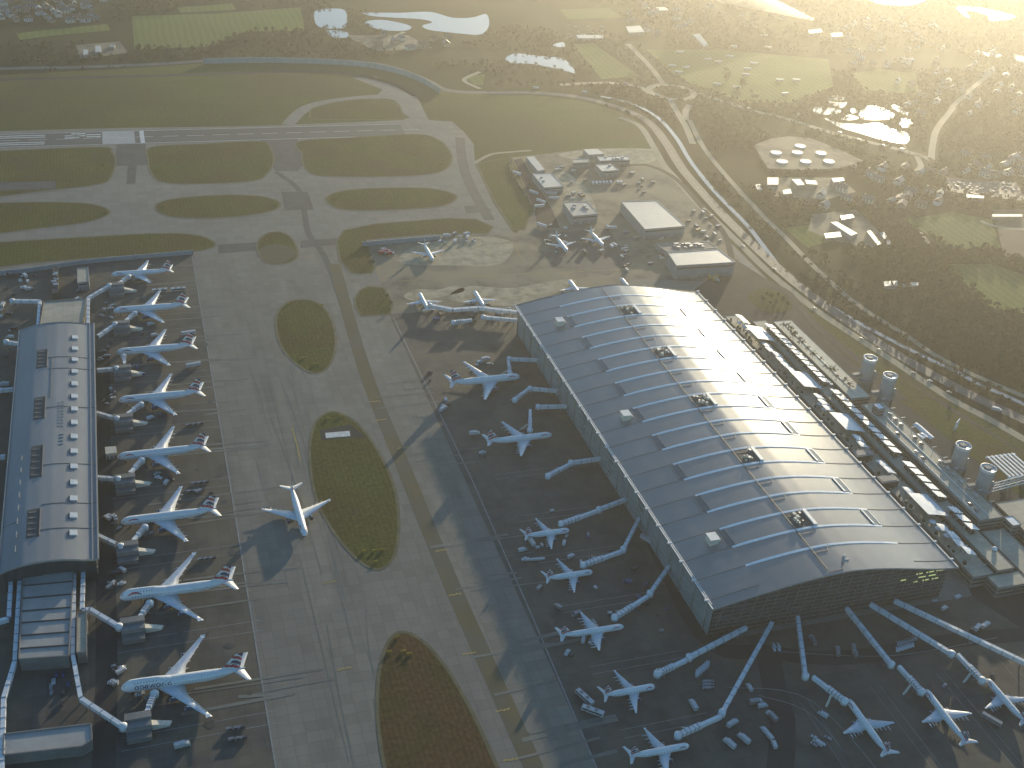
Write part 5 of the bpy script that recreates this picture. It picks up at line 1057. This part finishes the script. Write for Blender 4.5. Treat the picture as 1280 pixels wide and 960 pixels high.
cluster([(random.choice(['van', 'truck', 'cart']), random.choice('wwsd'), random.uniform(2, 60), random.uniform(345, 372), random.uniform(0, 180)) for i in range(14)], 'service vehicle on the stands beyond the satellite, far left', 'vehicles beyond the satellite')
cluster([(random.choice(['van', 'truck', 'cart']), random.choice('wwsd'), random.uniform(-2, 18), random.uniform(385, 500), random.uniform(0, 180)) for i in range(10)], 'service vehicle at the left edge outside the satellite', 'vehicles at the left edge')
cluster([('truck', 'r', 483, 316, 5), ('truck', 'r', 488, 319, 5), ('van', 'w', 480, 313, 5), ('truck', 'r', 478, 318, 0)], 'red truck in the small group on the dusty apron, left side', 'red trucks on the dusty apron')
cluster([(random.choice(['van', 'truck', 'cart']), random.choice('wwsd'), random.uniform(545, 600), random.uniform(294, 306), random.uniform(0, 180)) for i in range(12)], 'vehicle in the line along the far apron edge by the screen', 'vehicles by the far screen')
cluster([(random.choice(['van', 'truck', 'cart', 'tug']), random.choice('wwsd'), random.uniform(672, 770), random.uniform(283, 318), random.uniform(0, 180)) for i in range(20)], 'service vehicle in the shade between office block and small airliners', 'vehicles below the office block')
cluster([(random.choice(['van', 'cart', 'tug']), random.choice('wsd'), random.uniform(560, 645), random.uniform(378, 400), random.uniform(0, 180)) for i in range(10)], 'vehicle at the far elevated pier', 'vehicles at the far pier')
cluster([(random.choice(['van', 'truck']), random.choice('wwy'), random.uniform(885, 905), random.uniform(346, 352), random.uniform(0, 180)) for i in range(5)], 'van beside the tall tan hangar', 'vans beside the tall hangar')
cluster([('car', random.choice('wsd'), 1180+random.uniform(0, 95), 228+random.uniform(0, 16), 10) for i in range(70)], 'car in the packed car park at the right edge', 'cars in the packed car park')
cluster([('car', random.choice('wws'), 700+random.uniform(10, 55), 38+random.uniform(-6, 10), 10) for i in range(24)], 'bright car in the crowded yard at the hazy top', 'cars in the hazy top yard')
cluster([('car', random.choice('ws'), a, c, d) for a, c, d in ((967.5, 337, -45), (1018, 386, -45), (1076.7, 424, -42), (1098.6, 438, -40), (1142, 467, -36), (1162, 477, -34), (1186, 491, -34), (928, 308, -48), (880, 262, -45))], 'car glinting on the tan road right of the terminal', 'cars on the tan road')
cluster([(random.choice(['car', 'van']), random.choice('ws'), a, c, -30) for a, c in ((1050, 167), (1052, 170), (1074, 176), (1104, 182), (1128, 188), (936, 137), (874, 119), (878, 121), (838, 127), (762, 105), (758, 107), (766, 107))], 'vehicle on the country road past the roundabout', 'vehicles on the country road')
park('truck', 'b', 782, 106, -8, 'blue lorry on the road left of the roundabout', None)
park('truck', 'w', 822, 121, -12, 'white lorry at the edge of the roundabout', None)
park('truck', 'w', 670, 111.5, 0, 'white lorry on the curved road beyond the grass, left one', None)
park('truck', 'w', 731, 116.5, -8, 'white lorry on the curved road beyond the grass, right one', None)
for i in range(16):
    park('car', random.choice('wsd'), 0, 0, 90, 'car on the garage roof deck', 'cars on the garage roof', z=16.7, world=(246+random.choice((0, 11)), 60+i*8.5+random.uniform(-2, 2)))
for i in range(26):
    park(random.choice(['car', 'van']), random.choice('wsd'), 0, 0, 90, 'car waiting on the forecourt deck beside the pitched canopies', 'cars on the forecourt', z=12.2, world=(random.choice((233.8, 235.2)), 50+i*11.5+random.uniform(-3, 3)))
# glinting scraps on the hazy field: parked caravans
for a, c in ((850, 67), (885, 76), (898, 79), (912, 72), (848, 92), (840, 84), (942, 81), (934, 88), (932, 95), (858, 86), (921, 111), (896, 107), (974, 102), (995, 102), (960, 61), (917, 60), (955, 46), (981, 119), (1000, 145)):
    park('trailer', 'w', a, c, random.uniform(-40, 20), 'white caravan standing on the hazy pasture beyond the roundabout', 'caravans on the hazy pasture')

sg = empty('taxiway_sign', (0, 0, 0), 0, 'small yellow guidance sign at the tip of an oval grass island', 'sign', 'taxiway signs on the islands')
b = MB(); b.box(-1.6, 1.6, -.15, .15, .35, 1.5); b.build('board', M_vy, sg)
for sx in (-1.2, 1.2): b = MB(); b.box(sx-.08, sx+.08, -.08, .08, 0, .35); b.build('leg', M_steel, sg)
for k, (a, c) in enumerate(((455, 690), (468, 689), (478, 688), (470, 703), (497, 797), (504, 815), (512, 818), (487, 816), (395, 456), (380, 448), (410, 524), (426, 521), (402, 382), (362, 380), (135, 266), (205, 258), (345, 256), (418, 249), (560, 247), (200, 212), (330, 212), (552, 205), (130, 206))): o = sg if k == 0 else copy_tree(sg); q = G(a, c); o.location = (q[0], q[1], .27); o.rotation_euler.z = random.uniform(-.3, .3)

def container(m_):
    e = empty('cargo_container', (0, 0, 0), 0, 'x', 'container'); b = MB(); b.box(-3, 3, -1.2, 1.2, .1, 2.6); b.build('shell', m_, e)
    b = MB()
    for s_ in (-1, 1): b.box(3.01, 3.06, s_*.6-.5, s_*.6+.5, .3, 2.4)
    b.build('door', M_bgrey, e); return e
CT = [container(q) for q in (M_vs, M_pale, M_vb, M_tile)]; cu_ = set()
def crates(n, x0, x1, y0, y1, label, group):
    for k in range(n):
        i = random.randrange(4); o = CT[i] if i not in cu_ else copy_tree(CT[i]); cu_.add(i); q = G(random.uniform(x0, x1), random.uniform(y0, y1)); o.location = (q[0], q[1], .2); o.rotation_euler.z = random.choice((0, PI/2, .3)); s_ = random.uniform(.6, 1.1); o.scale = (s_, s_, s_); o['label'] = label; o['group'] = group
crates(16, 690, 735, 205, 250, 'small container lying on the dusty strip right of the warehouse', 'containers beside the warehouse')
crates(18, 775, 835, 292, 340, 'container stacked loosely in the shade between the two hangars', 'containers between the hangars')
crates(14, 860, 905, 262, 305, 'container on the bare ground between big hangar and tan road', 'containers right of the big hangar')
crates(14, 500, 640, 378, 405, 'cargo bin near the far elevated white pier', 'cargo bins at the far pier')
crates(10, 770, 820, 215, 250, 'container on the open yard above the big hangar', 'containers above the big hangar')

# ------------------------------------------------------------------ houses
def house(m1, m2):
    e = empty('far_house', (0, 0, 0), 0, 'x', 'house'); w_, l_, h, r = 7, 10, 5.2, 3.2
    b = MB(); b.box(-l_/2, l_/2, -w_/2, w_/2, 0, h); b.add([(-l_/2, -w_/2, h), (-l_/2, w_/2, h), (-l_/2, 0, h+r*.96), (l_/2, -w_/2, h), (l_/2, w_/2, h), (l_/2, 0, h+r*.96)], [(0, 2, 1), (3, 4, 5)]); [b.box(x-.55, x+.55, sy*w_/2-.05, sy*w_/2+.05, zq, zq+1.2, 1) for sy in (-1, 1) for x in (-3.2, 0, 3.2) for zq in (1, 3.4)]; b.build('wall', [m1, M_dark], e)
    b = MB(); vs = [(sx*(l_/2+.3), sy*(w_/2+.4), h-.2) for sx in (-1, 1) for sy in (-1, 1)]+[(-l_/2-.3, 0, h+r), (l_/2+.3, 0, h+r)]; b.add(vs, [(0, 2, 5, 4), (3, 1, 4, 5), (0, 4, 1), (2, 3, 5)]); b.box(l_*.3, l_*.3+.9, -.4, .4, h+r-.8, h+r+1.1, 1); b.build('roof', [m2, m1], e)
    return e
HP = [house(M_brick, M_tile), house(M_brick, M_slate), house(M_cream, M_slate), house(M_gutter, M_tile)]; hused = set()
def town(n, x0, x1, y0, y1, label, group, world_rot):
    k = 0; tries = 0; placed = []
    while k < n and tries < n*40:
        tries += 1; q = G(random.uniform(x0, x1), random.uniform(y0, y1))
        if any((q[0]-p[0])**2+(q[1]-p[1])**2 < 170 for p in placed): continue
        placed.append(q); i = random.randrange(4); o = HP[i] if i not in hused else copy_tree(HP[i]); hused.add(i)
        o.location = (q[0], q[1], 0); s_ = random.uniform(.9, 1.5); o.scale = (s_, s_, random.uniform(.85, 1.2)); o.rotation_euler.z = world_rot+random.choice((0, 0, PI/2))+random.uniform(-.2, .2); o['label'] = label; o['group'] = group; k += 1
town(46, -10, 135, -4, 30, 'small house among trees in the town at the top left corner', 'houses of the top left town', .3)
town(46, 1120, 1285, 62, 150, 'small glinting house in the hazy town at the right', 'houses of the right hazy town', .6)
town(40, 1055, 1185, 24, 84, 'small house in the bright haze under the sun', 'houses under the sun', .5)
town(34, 780, 990, 2, 44, 'small house on the hazy skyline left of the smoke', 'houses left of the smoke', .2)
town(24, 1010, 1180, 208, 262, 'small house by the farm yard and settling works', 'houses by the settling works', .7)
town(16, 1200, 1290, 195, 222, 'small house in the lane at the right edge above the car park', 'houses above the car park', .4)
town(10, 470, 560, 42, 62, 'small hut in the gravel yard beside the lakes', 'huts by the lakes', .2)

# ------------------------------------------------------------------ trees and woods
def tree(h, r, mleaf, nleaf, seed):
    rr = random.Random(seed); e = empty('tree', (0, 0, 0), 0, 'x', 'tree')
    b = MB(); b.tube([(0, 0, 0), (.1, 0, h*.35), (.15, .1, h*.75)], [.03*h, .022*h, .006*h], 6)
    for k in range(5):
        a = k*1.3+seed; z = h*(.3+.07*k); b.tube([(.1, 0, z), (math.cos(a)*r*.45, math.sin(a)*r*.45, z+h*.16), (math.cos(a)*r*.75, math.sin(a)*r*.75, z+h*.3)], [.012*h, .008*h, .003*h], 4)
    b.build('trunk', M_bark, e); b = MB()
    cl = [(rr.gauss(0, .42)*r, rr.gauss(0, .42)*r, h*(.62+rr.gauss(0, .14)), r*rr.uniform(.28, .5)) for _ in range(9)]
    for _ in range(nleaf):
        c = rr.choice(cl); d = Vector((rr.gauss(0, 1), rr.gauss(0, 1), rr.gauss(0, .8))).normalized()*c[3]*rr.uniform(.5, 1.05); p = Vector(c[:3])+d
        n_ = (d+Vector((rr.gauss(0, .5), rr.gauss(0, .5), rr.gauss(0, .5)))).normalized(); t1 = n_.orthogonal().normalized()*rr.uniform(.35, .8)*r*.17; t2 = n_.cross(t1)
        b.add([p-t1-t2*.6, p+t1-t2*.5, p+t1*.8+t2, p-t1*.7+t2*.8], [(0, 1, 2, 3)])
    b.build('crown', mleaf, e); return e
TP = [tree(11, 4.2, M_leaf, 230, 1), tree(9, 3.6, M_leaf2, 190, 2), tree(13, 4.6, M_leaf2, 240, 3), tree(8, 3.4, M_leaf3, 200, 4), tree(4, 2.4, M_leaf, 130, 5)]; tused = set()
def plant(q, i, label, group, s=1.0):
    o = TP[i] if i not in tused else copy_tree(TP[i]); tused.add(i); o.location = (q[0], q[1], q[2] if len(q) > 2 else 0); o.rotation_euler.z = random.uniform(0, 6.28); s *= random.uniform(.8, 1.25); o.scale = (s, s, s*random.uniform(.85, 1.2)); o['label'] = label; o['group'] = group
def row(px, n, kinds, label, group, jit=6, s=1.0):
    P = smooth_open([np.array(G(*p)[:2]) for p in px]); d = [0]
    for i in range(1, len(P)): d.append(d[-1]+np.linalg.norm(P[i]-P[i-1]))
    for k in range(n):
        t_ = d[-1]*(k+random.random()*.8)/n; x = np.interp(t_, d, [p[0] for p in P]); y = np.interp(t_, d, [p[1] for p in P])
        plant((x+random.uniform(-jit, jit), y+random.uniform(-jit, jit)), random.choice(kinds), label, group, s)
row([(968, 330), (1000, 355), (1060, 399), (1110, 433), (1160, 461), (1220, 488), (1290, 520)], 42, (0, 1, 4, 4), 'small tree on the verge between river and main road, right', 'verge trees by the river', 2, .38)
row([(900, 235), (940, 275), (990, 318), (1050, 372), (1120, 420), (1200, 470), (1285, 505)], 60, (0, 1, 2), 'bare roadside tree between the river and the tan footpath', 'trees along the footpath', 5, .6)
row([(1010, 318), (1060, 362), (1120, 405), (1200, 455), (1285, 488)], 40, (0, 2, 3), 'woodland-edge tree right of the tan footpath', 'trees at the woodland edge', 8, .9)
row([(870, 120), (940, 142), (1060, 177), (1140, 200)], 26, (1, 2), 'hedgerow tree on the near side of the country road', 'country road trees', 5, .8)
row([(905, 95), (950, 128), (1000, 140), (1060, 120)], 22, (2, 3), 'dark tree in the belt between the hazy pasture and bright pools', 'trees in the pasture belt', 10, 1)
row([(620, 108), (680, 108), (740, 112), (790, 122)], 24, (1, 2, 3), 'tree beyond the curved public road, top centre', 'trees beyond the curved road', 6, .9)
row([(165, 66), (270, 62), (300, 45), (380, 42)], 28, (2, 3), 'tree in the hedge round the big pale field, top left', 'trees round the pale field', 5, .9)
for y in (232, 241, 248, 255, 262, 268, 276, 284, 290, 298, 305, 312, 318, 324, 330, 336, 342): 
    plant((243+random.uniform(-1.5, 2.5), y+random.uniform(-3, 3), 15.15), 4, 'dark shrub growing on the sunlit terrace block', 'shrubs on the terrace', 1.3)
for a, c in ((958, 370), (964, 374), (972, 372), (978, 378), (970, 380), (952, 376), (984, 382), (962, 382)): plant(G(a, c), 3, 'dark bush inside the loop ramp', 'bushes inside the loop ramp', .7)
for a, c in ((484, 372), (488, 380), (486, 390), (466, 330)): plant(G(a, c), 4, 'dark bush at the edge of the small taxiway lawn', 'bushes on the taxiway lawn', .9)
# woods: nobody could count these crowns, one object
def inside(poly, X, Y):
    r = np.zeros(X.shape, bool); n = len(poly)
    for i in range(n):
        x0, y0 = poly[i]; x1, y1 = poly[(i+1) % n]; c = ((y0 > Y) != (y1 > Y)) & (X < (x1-x0)*(Y-y0)/(y1-y0+1e-12)+x0); r ^= c
    return r
def ok_mask(X, Y):
    m = np.ones(X.shape, bool)
    for P in POLYS[:1]+POLYS[1:]: m &= ~inside(P, X, Y)
    for P, hw in LINES:
        for i in range(len(P)-1):
            a, c = P[i], P[i+1]; d = c-a; L2 = d@d+1e-9; t_ = np.clip(((X-a[0])*d[0]+(Y-a[1])*d[1])/L2, 0, 1); m &= (X-a[0]-t_*d[0])**2+(Y-a[1]-t_*d[1])**2 > (hw+4)**2
    return m
def vnoise(X, Y, s, seed):
    g = np.random.default_rng(seed).random((64, 64)); u, v = X/s, Y/s; i, j = np.floor(u).astype(int), np.floor(v).astype(int); fu, fv = u-i, v-j; fu = fu*fu*(3-2*fu); fv = fv*fv*(3-2*fv); h = lambda a, b_: g[a % 64, b_ % 64]
    return (h(i, j)*(1-fu)+h(i+1, j)*fu)*(1-fv)+(h(i, j+1)*(1-fu)+h(i+1, j+1)*fu)*fv
def woods(n, x0, x1, y0, y1, thr, name, label, mats, seed, size=(1.4, 3.0), nq=12):
    R_ = np.random.default_rng(seed); X = R_.uniform(x0, x1, n); Y = R_.uniform(y0, y1, n)
    f = .55*vnoise(X, Y, 170, seed)+.3*vnoise(X, Y, 60, seed+1)+.15*vnoise(X, Y, 22, seed+2); k = (f > thr) & ok_mask(X, Y); X, Y = X[k], Y[k]; m = len(X)
    rad_ = R_.uniform(*size, m); hh = rad_*R_.uniform(1.5, 2.4, m); kind = (vnoise(X, Y, 40, seed+5) > .5).astype(int)
    D = R_.normal(size=(m, nq, 3)); D /= np.linalg.norm(D, axis=2, keepdims=True); C = D*rad_[:, None, None]*R_.uniform(.55, 1.0, (m, nq, 1)); C[:, :, 2] *= .85; C[:, :, 0] += X[:, None]; C[:, :, 1] += Y[:, None]; C[:, :, 2] += np.maximum(hh-rad_*.6, rad_*.8)[:, None]
    Nn = D+R_.normal(size=D.shape)*.45; Nn /= np.linalg.norm(Nn, axis=2, keepdims=True); T1 = np.cross(Nn, R_.normal(size=D.shape)); T1 /= np.linalg.norm(T1, axis=2, keepdims=True); T2 = np.cross(Nn, T1); s_ = (rad_[:, None]*R_.uniform(.22, .5, (m, nq)))[:, :, None]
    V = np.stack([C-T1*s_-T2*s_*.7, C+T1*s_-T2*s_*.5, C+T1*s_*.7+T2*s_, C-T1*s_*.8+T2*s_*.7], 2).reshape(-1, 3); nf = len(V)//4
    me = bpy.data.meshes.new(name); me.vertices.add(len(V)); me.vertices.foreach_set('co', V.ravel()); me.loops.add(nf*4); me.loops.foreach_set('vertex_index', np.arange(nf*4)); me.polygons.add(nf); me.polygons.foreach_set('loop_start', np.arange(0, nf*4, 4)); me.polygons.foreach_set('material_index', np.repeat(kind, nq))
    for q in mats: me.materials.append(q)
    me.update(calc_edges=True); o = bpy.data.objects.new(name, me); COL.objects.link(o); tag(o, label, 'woodland', kind='stuff'); return m
woods(36000, -900, 2300, 1150, 2100, .47, 'woodland', 'hazy brown woodland and scrub beyond the runway roads', [M_leaf2, M_leaf], 11)
woods(40000, 330, 1500, -100, 1150, .40, 'woodland', 'dark olive woodland right of the main road', [M_leaf, M_leaf2], 23)
woods(5000, 430, 800, 100, 560, .2, 'woodland', 'dense dark thicket beside the tan footpath', [M_leaf3, M_leaf], 31, size=(1.8, 4))

# smoke drifting left from a far chimney
sm = MB(); rs = random.Random(4)
for k in range(15):
    q = G(1012-k*7.5, 34-k*.9); r = 7+k*2.6; z = 10+k*1.2+r*.35
    n_ = 10; prof = [(r*math.sin(PI*i/7)*rs.uniform(.85, 1.1)+.01, -r*.45*math.cos(PI*i/7)) for i in range(8)]; sm.lathe(prof, n_, 0, (q[0], q[1], z+3))
smat = bpy.data.materials.new('smoke_air'); smat.use_nodes = True; t = smat.node_tree
for n in list(t.nodes):
    if n.type != 'OUTPUT_MATERIAL': t.nodes.remove(n)
pv = t.nodes.new('ShaderNodeVolumePrincipled'); pv.inputs['Density'].default_value = 0.06; pv.inputs['Anisotropy'].default_value = 0.6; pv.inputs['Color'].default_value = (0.95, 0.95, 0.95, 1)
t.links.new(pv.outputs[0], t.nodes['Material Output'].inputs['Volume'])
tag(sm.build('smoke', smat), 'pale smoke plume drifting left over the hazy far houses', 'smoke', kind='stuff')
# haze
hz = MB(); hz.box(-2650, 4250, -1950, 4450, -1.0, 514.0)
hm = bpy.data.materials.new('haze_air'); hm.use_nodes = True; t = hm.node_tree
for n in list(t.nodes):
    if n.type != 'OUTPUT_MATERIAL': t.nodes.remove(n)
pv = t.nodes.new('ShaderNodeVolumePrincipled'); pv.inputs['Density'].default_value = HAZE_DENSITY; pv.inputs['Anisotropy'].default_value = HAZE_G; pv.inputs['Color'].default_value = (0.95, 0.92, 0.85, 1)
t.links.new(pv.outputs[0], t.nodes['Material Output'].inputs['Volume'])
tag(hz.build('haze', hm), 'thin golden haze over the whole airfield', 'haze', kind='stuff')
